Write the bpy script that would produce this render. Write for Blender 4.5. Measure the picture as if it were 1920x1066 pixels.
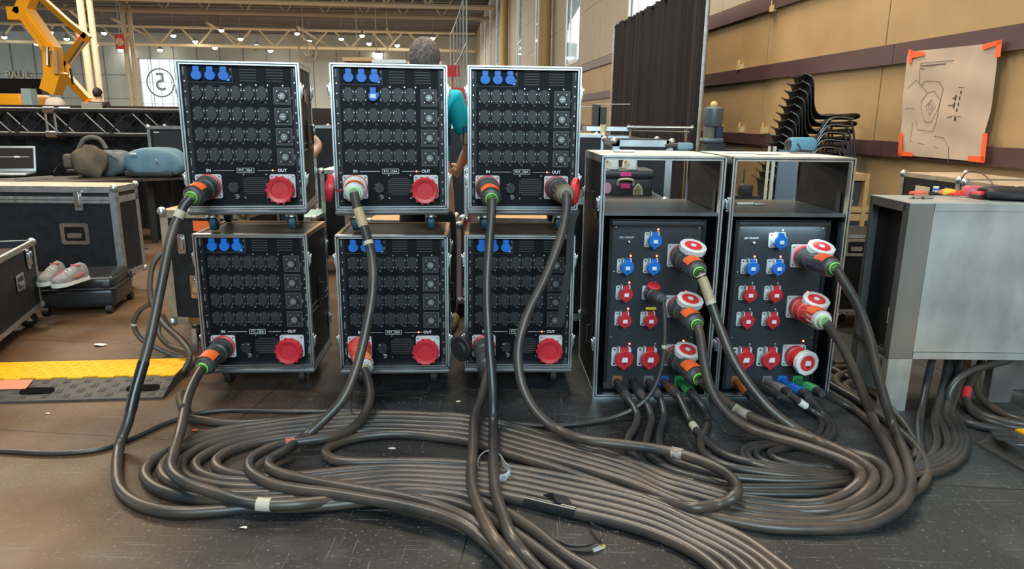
import bpy, math, random
from mathutils import Vector as V, Matrix, Quaternion
random.seed(7)
for o in list(bpy.data.objects): bpy.data.objects.remove(o)
PI = math.pi
scn = bpy.context.scene; COL = scn.collection
# ---------------------------------------------------------------- camera
F = 1320.43; PIT = .23254; HC = 1.3738; ROL = -.01132
_c, _s, _cr, _sr = math.cos(PIT), math.sin(PIT), math.cos(ROL), math.sin(ROL)
_U = V((0, _s, _c)); FW = V((0, _c, -_s)); _R = V((1, 0, 0))
RC = _R*_cr - _U*_sr; UC = _R*_sr + _U*_cr; O = V((0, 0, HC))
cd = bpy.data.cameras.new('camera'); cam = bpy.data.objects.new('camera', cd); COL.objects.link(cam)
m = Matrix((RC, UC, -FW)).transposed().to_4x4(); m.translation = O; cam.matrix_world = m
cd.sensor_width = 36; cd.lens = 36*F/1920; cd.clip_start = .05; cd.clip_end = 500
scn.camera = cam
scn.view_settings.view_transform = 'Standard'; scn.view_settings.look = 'None'
scn.view_settings.gamma = 1; scn.view_settings.use_curve_mapping = False
scn.view_settings.exposure = 0.35
# ---------------------------------------------------------------- daylight
w = bpy.data.worlds.new('daylight'); scn.world = w; w.use_nodes = True
bg = w.node_tree.nodes['Background']; bg.inputs[0].default_value = (.80, .93, 1, 1); bg.inputs[1].default_value = 1.5
def area(name, loc, size, sy, power, col, rot=(0, 0, 0)):
    l = bpy.data.lights.new(name, 'AREA'); l.shape = 'RECTANGLE'; l.size = size; l.size_y = sy; l.energy = power; l.color = col
    o = bpy.data.objects.new(name, l); COL.objects.link(o); o.location = loc; o.rotation_euler = rot
    return o
# high lamp rows of the hall, above and behind the viewer
area('hall_lamp', (-3.5, 2.5, 9), 5, 1.2, 430, (1, .93, .82))
area('hall_lamp', (-12, 14, 9), 8, 3, 1500, (1, .84, .62))
area('hall_lamp', (0.5, 9, 9), 3, 4, 760, (1, .86, .66))
area('hall_lamp', (-20, 40, 9.2), 24, 10, 5200, (1, .90, .74))
area('hall_lamp', (-26, 72, 9.2), 34, 10, 12000, (1, .9, .76))
# added cool area light inside the hall, standing for daylight behind the viewer
area('added_daylight', (1.0, -8.5, 6.0), 8, 5, 1250, (.66, .89, 1), (math.radians(68), 0, 0))
# ---------------------------------------------------------------- pixel helpers (1920x1066 frame)
def ray(x, y): return RC*((x-960)/F) + UC*((533-y)/F) + FW
def atz(x, y, z=0): d = ray(x, y); return O + d*((z-HC)/d.z)
def atY(x, y, Y): d = ray(x, y); return O + d*(Y/d.y)
KW, CW = .095, 3.94
def wallp(Y, z, off=0): return V((CW - off - KW*Y, Y, z))
def wallpx(x, y, off=0):
    d = ray(x, y); return O + d*((CW-off)/(d.x+KW*d.y))
# ---------------------------------------------------------------- materials
_M = {}
def mat(name, col, rough=.5, metal=0, emit=0, var=0, scale=8, col2=None, bump=0, bscale=None, spec=.5, alpha=1, trans=0, stretch=None, detail=4, obj=True):
    if name in _M: return _M[name]
    m = bpy.data.materials.new(name); m.use_nodes = True; nt = m.node_tree; b = nt.nodes['Principled BSDF']
    c = (*col, 1); b.inputs['Base Color'].default_value = c; b.inputs['Roughness'].default_value = rough
    b.inputs['Metallic'].default_value = metal; b.inputs['Specular IOR Level'].default_value = spec
    if emit: b.inputs['Emission Color'].default_value = c; b.inputs['Emission Strength'].default_value = emit
    if alpha < 1: b.inputs['Alpha'].default_value = alpha
    if trans: b.inputs['Transmission Weight'].default_value = trans
    if var or bump:
        tc = nt.nodes.new('ShaderNodeTexCoord'); mp = nt.nodes.new('ShaderNodeMapping')
        nt.links.new(tc.outputs['Object'], mp.inputs[0])
        if stretch: mp.inputs['Scale'].default_value = stretch
        n = nt.nodes.new('ShaderNodeTexNoise'); n.inputs['Scale'].default_value = scale; n.inputs['Detail'].default_value = detail
        nt.links.new(mp.outputs[0], n.inputs['Vector'])
        if var:
            r = nt.nodes.new('ShaderNodeValToRGB'); r.color_ramp.elements[0].position = .32; r.color_ramp.elements[1].position = .7
            r.color_ramp.elements[0].color = c
            k = col2 or tuple(min(1, x*(1+var)+.004*var) for x in col); r.color_ramp.elements[1].color = (*k, 1)
            nt.links.new(n.outputs[0], r.inputs[0]); nt.links.new(r.outputs[0], b.inputs['Base Color'])
        if bump:
            n2 = n
            if bscale:
                n2 = nt.nodes.new('ShaderNodeTexNoise'); n2.inputs['Scale'].default_value = bscale; n2.inputs['Detail'].default_value = 3
                nt.links.new(mp.outputs[0], n2.inputs['Vector'])
            bp = nt.nodes.new('ShaderNodeBump'); bp.inputs['Strength'].default_value = bump; bp.inputs['Distance'].default_value = .01
            nt.links.new(n2.outputs[0], bp.inputs['Height']); nt.links.new(bp.outputs[0], b.inputs['Normal'])
    _M[name] = m; return m
BLK = mat('black_laminate', (.010, .011, .013), .5, spec=.3, var=.6, scale=14, bump=.12, bscale=160)
PANEL = mat('black_panel', (.0028, .0038, .006), .5, var=.6, scale=5, spec=.14)
PANEL2 = mat('charcoal_panel', (.022, .027, .032), .45, spec=.3, var=.5, scale=4)
RUB = mat('rubber_black', (.012, .012, .013), .6)
DKP = mat('dark_plastic', (.020, .023, .026), .36, spec=.45, var=.5, scale=30)
ALU = mat('aluminium', (.62, .67, .70), .28, 1, var=.35, scale=12)
ALUD = mat('aluminium_dull', (.42, .44, .45), .42, .9, var=.5, scale=20)
ZINC = mat('zinc', (.55, .56, .56), .3, 1, var=.4, scale=30)
BLUE = mat('blue_plastic', (.012, .16, .62), .35)
RED = mat('red_plastic', (.52, .022, .035), .38, var=.25, scale=12)
REDB = mat('bright_red_plastic', (.75, .04, .05), .4)
GREYP = mat('grey_plastic', (.52, .56, .56), .45, var=.2, scale=20)
WHT = mat('white_print', (.75, .78, .78), .5)
GRY = mat('grey_print', (.35, .37, .38), .5)
LED = mat('red_led', (1, .10, .05), .4, emit=9)
ORG = mat('orange_tape', (.95, .16, .03), .55)
GRN = mat('green_ring', (.25, .75, .08), .4)
CHR = mat('chrome', (.7, .72, .72), .15, 1)
WOOD = mat('birch_ply', (.42, .25, .12), .55, var=.5, scale=6, stretch=(1, 8, 8))
# ---------------------------------------------------------------- mesh builder
class MB:
    def __init__(s): s.v = []; s.f = []; s.m = []; s.T = None; s.mi = 0
    def add(s, vs, fs, mi=None):
        b = len(s.v); T = s.T
        s.v += [tuple(T @ V(p)) if T else tuple(p) for p in vs]
        s.f += [tuple(b+i for i in f) for f in fs]; s.m += [s.mi if mi is None else mi]*len(fs); return s
    def box(s, a, b, mi=None):
        x0, y0, z0 = a; x1, y1, z1 = b
        return s.add([(x0,y0,z0),(x1,y0,z0),(x1,y1,z0),(x0,y1,z0),(x0,y0,z1),(x1,y0,z1),(x1,y1,z1),(x0,y1,z1)],
                     [(0,3,2,1),(4,5,6,7),(0,1,5,4),(1,2,6,5),(2,3,7,6),(3,0,4,7)], mi)
    def cbox(s, c, d, mi=None): return s.box([c[i]-d[i]/2 for i in range(3)], [c[i]+d[i]/2 for i in range(3)], mi)
    def rings(s, rs, mi=None, closed=True, cap=True):
        n = len(rs[0]); vs = [p for r in rs for p in r]; fs = []
        for i in range(len(rs)-1):
            for j in range(n if closed else n-1):
                k = (j+1) % n; fs.append((i*n+j, i*n+k, (i+1)*n+k, (i+1)*n+j))
        if cap and closed: fs += [tuple(range(n))[::-1], tuple((len(rs)-1)*n+i for i in range(n))]
        return s.add(vs, fs, mi)
    def lathe(s, prof, p0=(0,0,0), ax=(0,0,1), n=20, mi=None, cap=True, wob=None):
        p0 = V(p0); ax = V(ax).normalized(); u = ax.orthogonal().normalized(); w = ax.cross(u)
        rs = []
        for t, r in prof:
            rs.append([p0+ax*t+(u*math.cos(2*PI*j/n)+w*math.sin(2*PI*j/n))*(r*(1+(wob(j) if wob else 0))) for j in range(n)])
        return s.rings(rs, mi, True, cap)
    def cyl(s, p0, p1, r, n=12, mi=None, r1=None):
        p0 = V(p0); p1 = V(p1); return s.lathe([(0, r), ((p1-p0).length, r if r1 is None else r1)], p0, p1-p0, n, mi)
    def tube(s, pts, r, n=10, mi=None):
        pts = [V(p) for p in pts]; rs = []; u = None
        for i, p in enumerate(pts):
            t = (pts[min(i+1, len(pts)-1)]-pts[max(i-1, 0)]).normalized()
            if u is None: u = t.orthogonal().normalized()
            u = (u - t*u.dot(t)).normalized(); w = t.cross(u); rr = r[i] if isinstance(r, list) else r
            rs.append([p+(u*math.cos(2*PI*j/n)+w*math.sin(2*PI*j/n))*rr for j in range(n)])
        return s.rings(rs, mi)
    def beam(s, p0, p1, wd, ht, up=(0,0,1), mi=None):
        p0 = V(p0); p1 = V(p1); t = (p1-p0).normalized(); a = t.cross(V(up)).normalized()*wd/2; b = a.cross(t).normalized()*ht/2
        return s.rings([[p+a+b, p-a+b, p-a-b, p+a-b] for p in (p0, p1)], mi)
    def prism(s, poly, d, mi=None):        # polygon (list of 3D points) pushed along d
        d = V(d); return s.rings([[V(p) for p in poly], [V(p)+d for p in poly]], mi)
    def sph(s, c, r, n=14, k=9, mi=None):
        c = V(c); r = r if isinstance(r, (tuple, list)) else (r, r, r); rs = []
        for i in range(k+1):
            a = PI*(i/k) ; sa = max(math.sin(a), .02)
            rs.append([c+V((r[0]*sa*math.cos(2*PI*j/n), r[1]*sa*math.sin(2*PI*j/n), -r[2]*math.cos(a))) for j in range(n)])
        return s.rings(rs, mi)
    def rbox(s, c, d, rad, mi=None, n=5, k=3):   # rounded box
        hx, hy, hz = [x/2 for x in d]; rs = []; c = V(c)
        zs = []
        for i in range(k+1): a = PI/2*i/k; zs.append((-hz+rad-rad*math.cos(a), rad*math.sin(a)))
        prof = [(z, q) for z, q in zs] + [(-z, q) for z, q in zs[::-1]]
        for z, q in prof:
            ring = []
            for cx, cy, a0 in ((hx-rad, hy-rad, 0), (-hx+rad, hy-rad, PI/2), (-hx+rad, -hy+rad, PI), (hx-rad, -hy+rad, 1.5*PI)):
                for j in range(n): a = a0+PI/2*j/(n-1); ring.append(c+V((cx+max(q,.0005)*math.cos(a), cy+max(q,.0005)*math.sin(a), z)))
            rs.append(ring)
        return s.rings(rs, mi)
    def rplate(s, c, w, h, t, rad, mi=None, n=5):    # rounded plate in XZ, front at y=c.y-t
        pts = []
        for cx, cz, a0 in ((w/2-rad, h/2-rad, 0), (-w/2+rad, h/2-rad, PI/2), (-w/2+rad, -h/2+rad, PI), (w/2-rad, -h/2+rad, 1.5*PI)):
            for j in range(n): a = a0+PI/2*j/(n-1); pts.append(V(c)+V((cx+rad*math.cos(a), 0, cz+rad*math.sin(a))))
        return s.prism(pts, (0, -t, 0), mi)
    def text(s, txt, size, org, right=(1,0,0), up=(0,0,1), thick=.0006, mi=None, align='CENTER', mirror=False, bold=0):
        cu = bpy.data.curves.new('t', 'FONT'); cu.body = txt; cu.size = size; cu.align_x = align; cu.align_y = 'CENTER'; cu.extrude = thick; cu.offset = bold
        o = bpy.data.objects.new('t', cu); me = bpy.data.meshes.new_from_object(o)
        r = V(right).normalized(); u = V(up).normalized(); nn = r.cross(u); org = V(org); k = -1 if mirror else 1
        s.add([org+r*(p.co.x*k)+u*p.co.y+nn*p.co.z for p in me.vertices], [tuple(f.vertices) for f in me.polygons], mi)
        bpy.data.meshes.remove(me); bpy.data.objects.remove(o); bpy.data.curves.remove(cu); return s
    def mesh(s, name, mats, smooth=38):
        me = bpy.data.meshes.new(name); me.from_pydata(s.v, [], s.f)
        for m in (mats if isinstance(mats, (list, tuple)) else [mats]): me.materials.append(m)
        me.polygons.foreach_set('material_index', s.m)
        import bmesh
        bm = bmesh.new(); bm.from_mesh(me); bmesh.ops.recalc_face_normals(bm, faces=bm.faces)
        if smooth:
            for f in bm.faces: f.smooth = True
            a = math.radians(smooth)
            for e in bm.edges:
                if len(e.link_faces) == 2 and e.calc_face_angle(0) > a: e.smooth = False
        bm.to_mesh(me); bm.free(); me.update(); return me
    def build(s, name, mats, parent=None, loc=None, rot=None, label=None, smooth=38, kind=None):
        return inst(name, s.mesh(name, mats, smooth), parent, loc, rot, label, kind)
def inst(name, me, parent=None, loc=None, rot=None, label=None, kind=None, scale=None):
    o = bpy.data.objects.new(name, me); COL.objects.link(o)
    if parent: o.parent = parent
    if loc is not None: o.location = loc
    if rot is not None: o.rotation_euler = rot
    if scale is not None: o.scale = scale
    if label: o['label'] = label
    if kind: o['kind'] = kind
    return o
def tag(o, label, cat, group=None):
    o['label'] = label; o['category'] = cat
    if group: o['group'] = group
    return o
def empty(name, loc, rz, label, cat, group=None):
    o = bpy.data.objects.new(name, None); COL.objects.link(o); o.location = loc; o.rotation_euler = (0, 0, rz); o.empty_display_size = .1
    return tag(o, label, cat, group)
def struct(mb, name, mats, **k): return mb.build(name, mats, kind='structure', **k)
def copy_tree(o, parent=None):
    c = o.copy(); COL.objects.link(c); c.parent = parent
    for ch in [x for x in bpy.data.objects if x.parent == o]: copy_tree(ch, c)
    return c
def catmull(P, per=8):
    P = [V(p) for p in P]; P = [P[0]*2-P[1]] + P + [P[-1]*2-P[-2]]; out = []
    for i in range(1, len(P)-2):
        a, b, c, d = P[i-1:i+3]
        # centripetal parametrisation
        t0 = 0; t1 = t0+max((b-a).length, 1e-5)**.5; t2 = t1+max((c-b).length, 1e-5)**.5; t3 = t2+max((d-c).length, 1e-5)**.5
        for j in range(per):
            t = t1+(t2-t1)*j/per
            A1 = a*((t1-t)/(t1-t0))+b*((t-t0)/(t1-t0)); A2 = b*((t2-t)/(t2-t1))+c*((t-t1)/(t2-t1)); A3 = c*((t3-t)/(t3-t2))+d*((t-t2)/(t3-t2))
            B1 = A1*((t2-t)/(t2-t0))+A2*((t-t0)/(t2-t0)); B2 = A2*((t3-t)/(t3-t1))+A3*((t-t1)/(t3-t1))
            out.append(B1*((t2-t)/(t2-t1))+B2*((t-t1)/(t2-t1)))
    out.append(P[-2]); return out
# ================================================================ SETTING
def floor_material():
    m = bpy.data.materials.new('worn_black_floor'); m.use_nodes = True; nt = m.node_tree; N = nt.nodes; L = nt.links; b = N['Principled BSDF']
    tc = N.new('ShaderNodeTexCoord')
    def noise(sc, st=None, det=5, rot=0):
        mp = N.new('ShaderNodeMapping'); L.new(tc.outputs['Object'], mp.inputs[0])
        if st: mp.inputs['Scale'].default_value = st
        mp.inputs['Rotation'].default_value = (0, 0, rot)
        n = N.new('ShaderNodeTexNoise'); n.inputs['Scale'].default_value = sc; n.inputs['Detail'].default_value = det; L.new(mp.outputs[0], n.inputs['Vector']); return n
    def ramp(src, p0, c0, p1, c1):
        r = N.new('ShaderNodeValToRGB'); e = r.color_ramp.elements; e[0].position = p0; e[1].position = p1; e[0].color = (*c0, 1); e[1].color = (*c1, 1); L.new(src, r.inputs[0]); return r
    def mix(fac, a, c):
        x = N.new('ShaderNodeMix'); x.data_type = 'RGBA'; L.new(fac, x.inputs[0]); 
        for i, s in ((6, a), (7, c)):
            if isinstance(s, tuple): x.inputs[i].default_value = (*s, 1)
            else: L.new(s, x.inputs[i])
        return x.outputs[2]
    base = ramp(noise(1.4).outputs[0], .35, (.007, .0075, .0085), .7, (.022, .022, .023))
    # warm light on the left part of the floor, painted in as brown
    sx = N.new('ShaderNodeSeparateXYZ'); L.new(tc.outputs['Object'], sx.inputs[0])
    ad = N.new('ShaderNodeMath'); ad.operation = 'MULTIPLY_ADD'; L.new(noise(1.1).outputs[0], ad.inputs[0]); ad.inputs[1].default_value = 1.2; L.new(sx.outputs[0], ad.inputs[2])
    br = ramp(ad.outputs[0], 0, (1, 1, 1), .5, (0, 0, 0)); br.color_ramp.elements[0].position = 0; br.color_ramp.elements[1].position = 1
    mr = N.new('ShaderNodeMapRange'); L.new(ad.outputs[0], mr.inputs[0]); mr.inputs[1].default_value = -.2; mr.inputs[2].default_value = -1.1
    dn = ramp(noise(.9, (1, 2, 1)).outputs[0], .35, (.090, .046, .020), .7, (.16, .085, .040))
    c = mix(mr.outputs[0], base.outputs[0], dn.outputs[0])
    mg = N.new('ShaderNodeMapRange'); L.new(ad.outputs[0], mg.inputs[0]); mg.inputs[1].default_value = 1.3; mg.inputs[2].default_value = 2.6
    c = mix(mg.outputs[0], c, (.040, .044, .047))
    sp = ramp(noise(75, None, 7).outputs[0], .625, (0, 0, 0), .69, (1, 1, 1)); c = mix(sp.outputs[0], c, (.16, .16, .16))
    du = ramp(noise(3.3, None, 9).outputs[0], .54, (0, 0, 0), .78, (.55, .55, .55)); c = mix(du.outputs[0], c, (.11, .11, .11))
    for rot, st in ((.5, (1, 30, 1)), (-.35, (38, 1, 1)), (2.3, (1, 44, 1))):
        sc = ramp(noise(3.1, st, 3, rot).outputs[0], .66, (0, 0, 0), .71, (.7, .7, .7)); c = mix(sc.outputs[0], c, (.15, .15, .15))
    # joints between the sheets
    mp = N.new('ShaderNodeMapping'); L.new(tc.outputs['Object'], mp.inputs[0]); mp.inputs['Location'].default_value = (.35, -.25, 0); mp.inputs['Rotation'].default_value = (0, 0, .1)
    bt = N.new('ShaderNodeTexBrick'); L.new(mp.outputs[0], bt.inputs['Vector']); bt.inputs['Scale'].default_value = 1; bt.inputs['Brick Width'].default_value = 2.4; bt.inputs['Row Height'].default_value = 1.2
    bt.inputs['Mortar Size'].default_value = .003; bt.inputs['Mortar Smooth'].default_value = 0
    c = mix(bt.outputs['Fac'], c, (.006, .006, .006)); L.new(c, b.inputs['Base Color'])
    rr = ramp(noise(2.2, None, 6).outputs[0], .3, (.42, .42, .42), .75, (.68, .68, .68)); L.new(rr.outputs[0], b.inputs['Roughness']); b.inputs['Specular IOR Level'].default_value = .38
    bp = N.new('ShaderNodeBump'); bp.inputs['Strength'].default_value = .25; bp.inputs['Distance'].default_value = .004
    L.new(noise(60, None, 4).outputs[0], bp.inputs['Height']); L.new(bp.outputs[0], b.inputs['Normal'])
    return m
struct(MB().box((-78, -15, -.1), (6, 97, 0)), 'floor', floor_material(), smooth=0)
BEI = mat('tan_wall_board', (.42, .265, .115), .6, var=.18, scale=1.6, col2=(.50, .33, .16), bump=.05)
BEI2 = mat('pale_beige_board', (.40, .34, .25), .6, var=.12, scale=2)
GROOVE = mat('wall_groove', (.09, .065, .04), .8)
MAR = mat('maroon_rail', (.075, .034, .034), .5, var=.3, scale=3)
CONC = mat('grey_concrete', (.44, .46, .41), .8, var=.25, scale=.5, stretch=(1, 1, .4))
CEIL = mat('dark_metal_deck', (.16, .155, .145), .6, var=.5, scale=.35, stretch=(.15, 4, 1))
CRM = mat('cream_steel', (.50, .43, .28), .5); CRT = mat('cream_truss_steel', (.80, .72, .48), .5)
CRMD = mat('dull_cream_steel', (.60, .52, .36), .5)
GLS = mat('window_glass', (.75, .95, 1), .05, alpha=.2)
wb = MB()
def wslab(Y0, Y1, z0, z1, off0, off1, mi=0):
    a = [wallp(Y0, z0, off1), wallp(Y1, z0, off1), wallp(Y1, z0, off0), wallp(Y0, z0, off0)]
    wb.prism(a, (0, 0, z1-z0), mi)
Yw = 6.62-2.4*8
win = [(14.75+8.1*i-1.25, 14.75+8.1*i+1.25) for i in range(9)]
wslab(-14.6, 95, 0, 2.86, -.09, -.06, 1)
y = Yw
while y < 95:
    for z0, z1 in ((0, 1.13), (1.14, 1.93), (1.94, 2.86)): wslab(y+.008, y+2.392, z0, z1, -.06, 0, 0)
    y += 2.4
y = -14.6
for a, b in win+[(95, 96)]:
    wslab(y, a, 2.86, 11.5, -.09, -.06, 1)
    yy = y
    while yy < a-.1:
        y2 = min(yy+2.8, a)
        for k in range(6): wslab(yy+.01, y2-.01, 2.87+k*1.4, 2.87+k*1.4+1.39, -.06, 0, 2)
        yy = y2
    if a < 95: wslab(a, b, 2.86, 3.0, -.09, 0, 2)
    wslab(a, a+.01, 2.86, 11.5, -.06, 0, 2)
    y = b
struct(wb, 'wall_right', [BEI, GROOVE, BEI2], smooth=0)
FRM = mat('window_frame_white', (.75, .78, .78), .5)
for i, (a, b) in enumerate(win):
    f = MB()
    def wb2(Y0, Y1, z0, z1, o0, o1): f.prism([wallp(Y0, z0, o0), wallp(Y1, z0, o0), wallp(Y1, z0, o1), wallp(Y0, z0, o1)], (0, 0, z1-z0))
    for q in (a, (a*.35+b*.65), b-.08): wb2(q, q+.06, 3, 11.5, -.03, .01)
    for z in (3, 5.2, 7.6, 10): wb2(a, b, z, z+.07, -.03, .01)
    fr = struct(f, 'window_%d' % (i+1), FRM, smooth=0)
    g = MB().prism([wallp(a, 3, -.01), wallp(b, 3, -.01), wallp(b, 3, -.002), wallp(a, 3, -.002)], (0, 0, 8.5)); g.build('pane', GLS, fr)
for i, (z0, z1) in enumerate(((1.075, 1.208), (1.86, 2.03), (2.655, 2.84))):
    t = MB(); y = Yw-.2
    while y < 60:
        t.prism([wallp(y, z0, .0), wallp(y+2.392, z0, .0), wallp(y+2.392, z0, .045), wallp(y, z0, .045)], (0, 0, z1-z0)); y += 2.4
    struct(t, 'trim_%d' % (i+1), MAR, smooth=0)
for bi, (px, py) in enumerate(((1350, 247), (1388, 248), (1432, 250), (1387, 131), (1450, 22))):
    p = wallpx(px, py, .03); bk = MB().box((-.03, -.05, 0), (.03, .05, .07)); bk.box((-.02, .02, .07), (.0, .04, .13))
    o = bk.build('rail_bracket', mat('cream_clip', (.62, .45, .2), .6), loc=p, rot=(0, 0, KW)); tag(o, ('cream bracket clip on the lowest rail, nearest the chain hoist', 'middle one of three cream clips on the lowest maroon rail', 'cream bracket clip on the lowest rail, nearest the chair stack', 'single cream bracket clip on the middle maroon rail', 'single cream bracket clip on the highest maroon rail')[bi], 'bracket', 'clips on the wall rails')
# back wall with the numbered gate
bw = MB(); gx0, gx1 = atY(262, 150, 95).x, atY(338, 150, 95).x
bw.box((-78, 95, 0), (gx0, 95.6, 12)); bw.box((gx1, 95, 0), (8, 95.6, 12)); bw.box((gx0, 95, 8.3), (gx1, 95.6, 12))
for k in range(24): bw.box((-77+k*3, 94.94, 0), (-77+k*3+.06, 95, 10), 1)
for z in (3.2, 6.2): bw.box((-78, 94.94, z), (gx0, 95, z+.06), 1)
struct(bw, 'wall_back', [CONC, mat('concrete_joint', (.2, .2, .19), .8)], smooth=0)
g = MB(); g.box((gx0, 95.1, 0), (gx0+.15, 95.3, 8.3)); g.box((gx1-.15, 95.1, 0), (gx1, 95.3, 8.3)); g.box((gx0, 95.1, 8.15), (gx1, 95.3, 8.3)); gm = (gx0+gx1)/2
for x in (gm-1.4, gm+1.4, gm): g.box((x-.03, 95.1, 0), (x+.03, 95.25, 8.2))
for z in (2.6, 5.3): g.box((gx0, 95.1, z), (gx1, 95.25, z+.06))
gate = struct(g, 'window_10', FRM, smooth=0)
MB().box((gx0, 95.3, 0), (gx1, 95.32, 8.3)).build('pane', GLS, gate)
n = MB(); c5 = V((gm, 95.05, (atY(300, 155, 95).z))); n.tube([c5+V((1.75*math.cos(a*PI/20), 0, 1.75*math.sin(a*PI/20))) for a in range(41)], .1, 6)
n.text('5', 3.2, c5, right=(1, 0, 0), thick=.02, mirror=True); n.build('painted_number', mat('number_grey', (.3, .32, .34), .6), gate, label='mirrored number 5 in a circle on the gate glass')
lt = MB(); p = atY(33, 141, 94.8); lt.text('PAUL', 1.35, p, thick=.08); o = lt.build('wall_lettering', mat('pale_letters', (.8, .75, .55), .6)); tag(o, 'pale raised capital letters reading PAUL high on the far grey wall', 'sign')
# ceiling
struct(MB().box((-78, -15, 0), (7, -14.6, 11.5)), 'wall_front', CONC, smooth=0)
cl = MB(); cl.box((-78, -15, 11.5), (6, 96, 11.7))
for k in range(30): cl.box((-78, 40+k*1.9, 11.25), (5, 40.25+k*1.9, 11.5), 0)
struct(cl, 'ceiling', CEIL, smooth=0)
def hdir(X, Yw_, z): return V((X, Yw_+KW*(X-2), z))      # line across the hall
def truss(name, Y, z0, z1, bay, r, wr, label, m=CRT, ph=0, x0=-70, top=True):
    t = empty(name, hdir(-20, Y, z0), 0, label, 'roof truss'); t0 = t.location
    def L(x, z): return hdir(x, Y, z)-t0
    xe = CW-KW*Y-.3
    MB().cyl(L(x0, z0), L(xe, z0), r, 8).build('bottom_chord', m, t)
    if top: MB().cyl(L(x0, z1), L(xe, z1), r*.8, 8).build('top_chord', m, t)
    b = MB(); x = x0+ph
    while x < xe-bay:
        b.cyl(L(x, z0), L(x+bay*.42, z1), wr, 6); b.cyl(L(x, z0), L(x-bay*.42, z1), wr, 6); x += bay
    b.build('web_diagonals', m, t, kind='stuff')
    return t
truss('roof_truss', 54, 9.0, 11.2, 2.9, .17, .085, 'nearest cream tubular roof truss spanning the hall at the top of the photo')
truss('roof_truss', 59.8, 9.0, 11.0, 3.0, .16, .07, 'second cream roof truss just behind and below the nearest one', CRMD, 1.2)
truss('roof_truss', 87, 8.9, 10.8, 4.2, .2, .11, 'farthest cream roof truss low in the ceiling before the grey back wall', CRT, .7)
for i, (x, y, x2, y2) in enumerate(((210, 35, 360, 106), (557, 50, 640, 100), (387, 42, 480, 95), (725, 55, 757, 108), (120, 10, 190, 70))):
    a = atz(x, y, 10.4); b = atz(x2, y2, 9.4)
    o = MB().cyl(a, b, .13, 6).build('roof_brace', CRMD); tag(o, ('long pale roof brace running back toward the far gate', 'pale roof brace above the middle of the hall between two lamps', 'pale roof brace above the left power case', 'steep pale roof brace above the centre power case', 'pale roof brace crossing behind the yellow lift')[i], 'brace')
lampm = mat('lamp_glow', (1, .93, .78), .5, emit=45); lb = MB().lathe([(0, .32), (.1, .3), (.3, .12), (.5, .08)], n=12).mesh('lamp_housing', GRY); lg = MB().sph((0, 0, -.04), (.27, .27, .20), 12, 6).mesh('lamp_lens', lampm)
lh = MB().cyl((0, 0, .4), (0, 0, 2.35), .02, 5).mesh('hanger', GRY)
LP = [(8,69),(68,81),(125,72),(195,61.5),(181,82),(226,93),(266,101),(325,66),(415,56),(451,72),(366,77),(403,89),(360,104),(457,107),(482,84),(507,94),(528,103),(557,62),(580,76),(599,87),(629,106),(679,66),(692,81),(702,90),(709,100),(811,71),(811,85),(811,95),(640,72),(745,84),(300,93),(95,60)]
for i, (x, y) in enumerate(LP):
    o = empty('high_bay_lamp', atz(x, y, 9.2), 0, 'glowing round high bay lamp hanging under the dark hall ceiling', 'ceiling lamp', 'lit high bay lamps under the ceiling')
    s = max(.6, o.location.y/85)
    inst('lamp_housing', lb, o, scale=(s, s, s)); inst('lamp_lens', lg, o, scale=(s, s, s)); inst('hanger', lh, o)
# columns
for (px0, px1, Y, top, lab) in ((161, 186, 46, 9.2, 'thick cream steel column standing behind the two yellow lift booms'), (238, 256, 55, 9.2, 'cream steel column beside the gate marked 5')):
    a = atY((px0+px1)/2, 150, Y); r = abs(atY(px0, 150, Y).x-atY(px1, 150, Y).x)/2
    t = empty('steel_column', (a.x, Y, 0), 0, lab, 'column'); b = MB()
    b.cyl((-r*.45, 0, 0), (-r*.45, 0, top), r*.5, 12); b.cyl((r*.5, .3, 0), (r*.5, .3, top), r*.45, 12); b.build('twin_tubes', CRM, t)
    MB().box((-r, -.3, 0), (r, .5, .3)).build('base_plate', CRMD, t)
for i, Y in enumerate((27, 45)):
    o = MB().cyl((0, 0, 0), (0, 0, 11.4), .24, 14).build('wall_column', mat('ochre_steel', (.50, .34, .13), .5), loc=(CW-KW*Y-.3, Y, 0)); tag(o, ('ochre round column against the right wall between two tall windows', 'farther ochre column at the end of the row of tall windows')[i], 'column')
# hanging signs
for px, py, s, Y, lab in ((225, 78, 17, 54, 'red square sign with a pale spiral hung beside the second column'), (152, 62, 20, 46.3, 'red square sign with a pale spiral half hidden behind the yellow boom')):
    t = empty('spiral_sign', atY(px, py, Y), 0, lab, 'sign'); k = s*Y/F
    MB().box((-k/2, 0, -k*.75), (k/2, .08, k*.75)).build('board', mat('sign_red', (.5, .03, .03), .5), t)
    sp = [(k*.42*q/60*math.cos(q*.42), -.05, k*.42*q/60*math.sin(q*.42)) for q in range(4, 61)]
    MB().tube(sp, k*.035, 5).build('spiral', mat('sign_pale', (.8, .6, .45), .5), t)
    MB().cyl((0, .04, k*.7), (0, .04, 9.3-t.location.z), .03, 5).build('hanger', GRY, t)
t = empty('arrow_sign', atY(577, 97, 60), 0, 'round hanging ring sign with a down arrow above the gap between cases', 'sign'); k = 17*60/F
MB().tube([(k*math.cos(a*PI/16), 0, k*math.sin(a*PI/16)) for a in range(33)], .07, 6).build('ring', CRM, t)
b = MB(); b.beam((0, 0, k*.6), (0, 0, -k*.6), .1, .1, up=(0,1,0)); b.beam((-k*.5, 0, -k*.05), (0, 0, -k*.65), .1, .1, up=(0,1,0)); b.beam((k*.5, 0, -k*.05), (0, 0, -k*.65), .1, .1, up=(0,1,0)); b.build('arrow', CRM, t)
MB().cyl((-.3, 0, k), (-.3, 0, 11-t.location.z), .04, 5).build('hanger', CRM, t)
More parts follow.
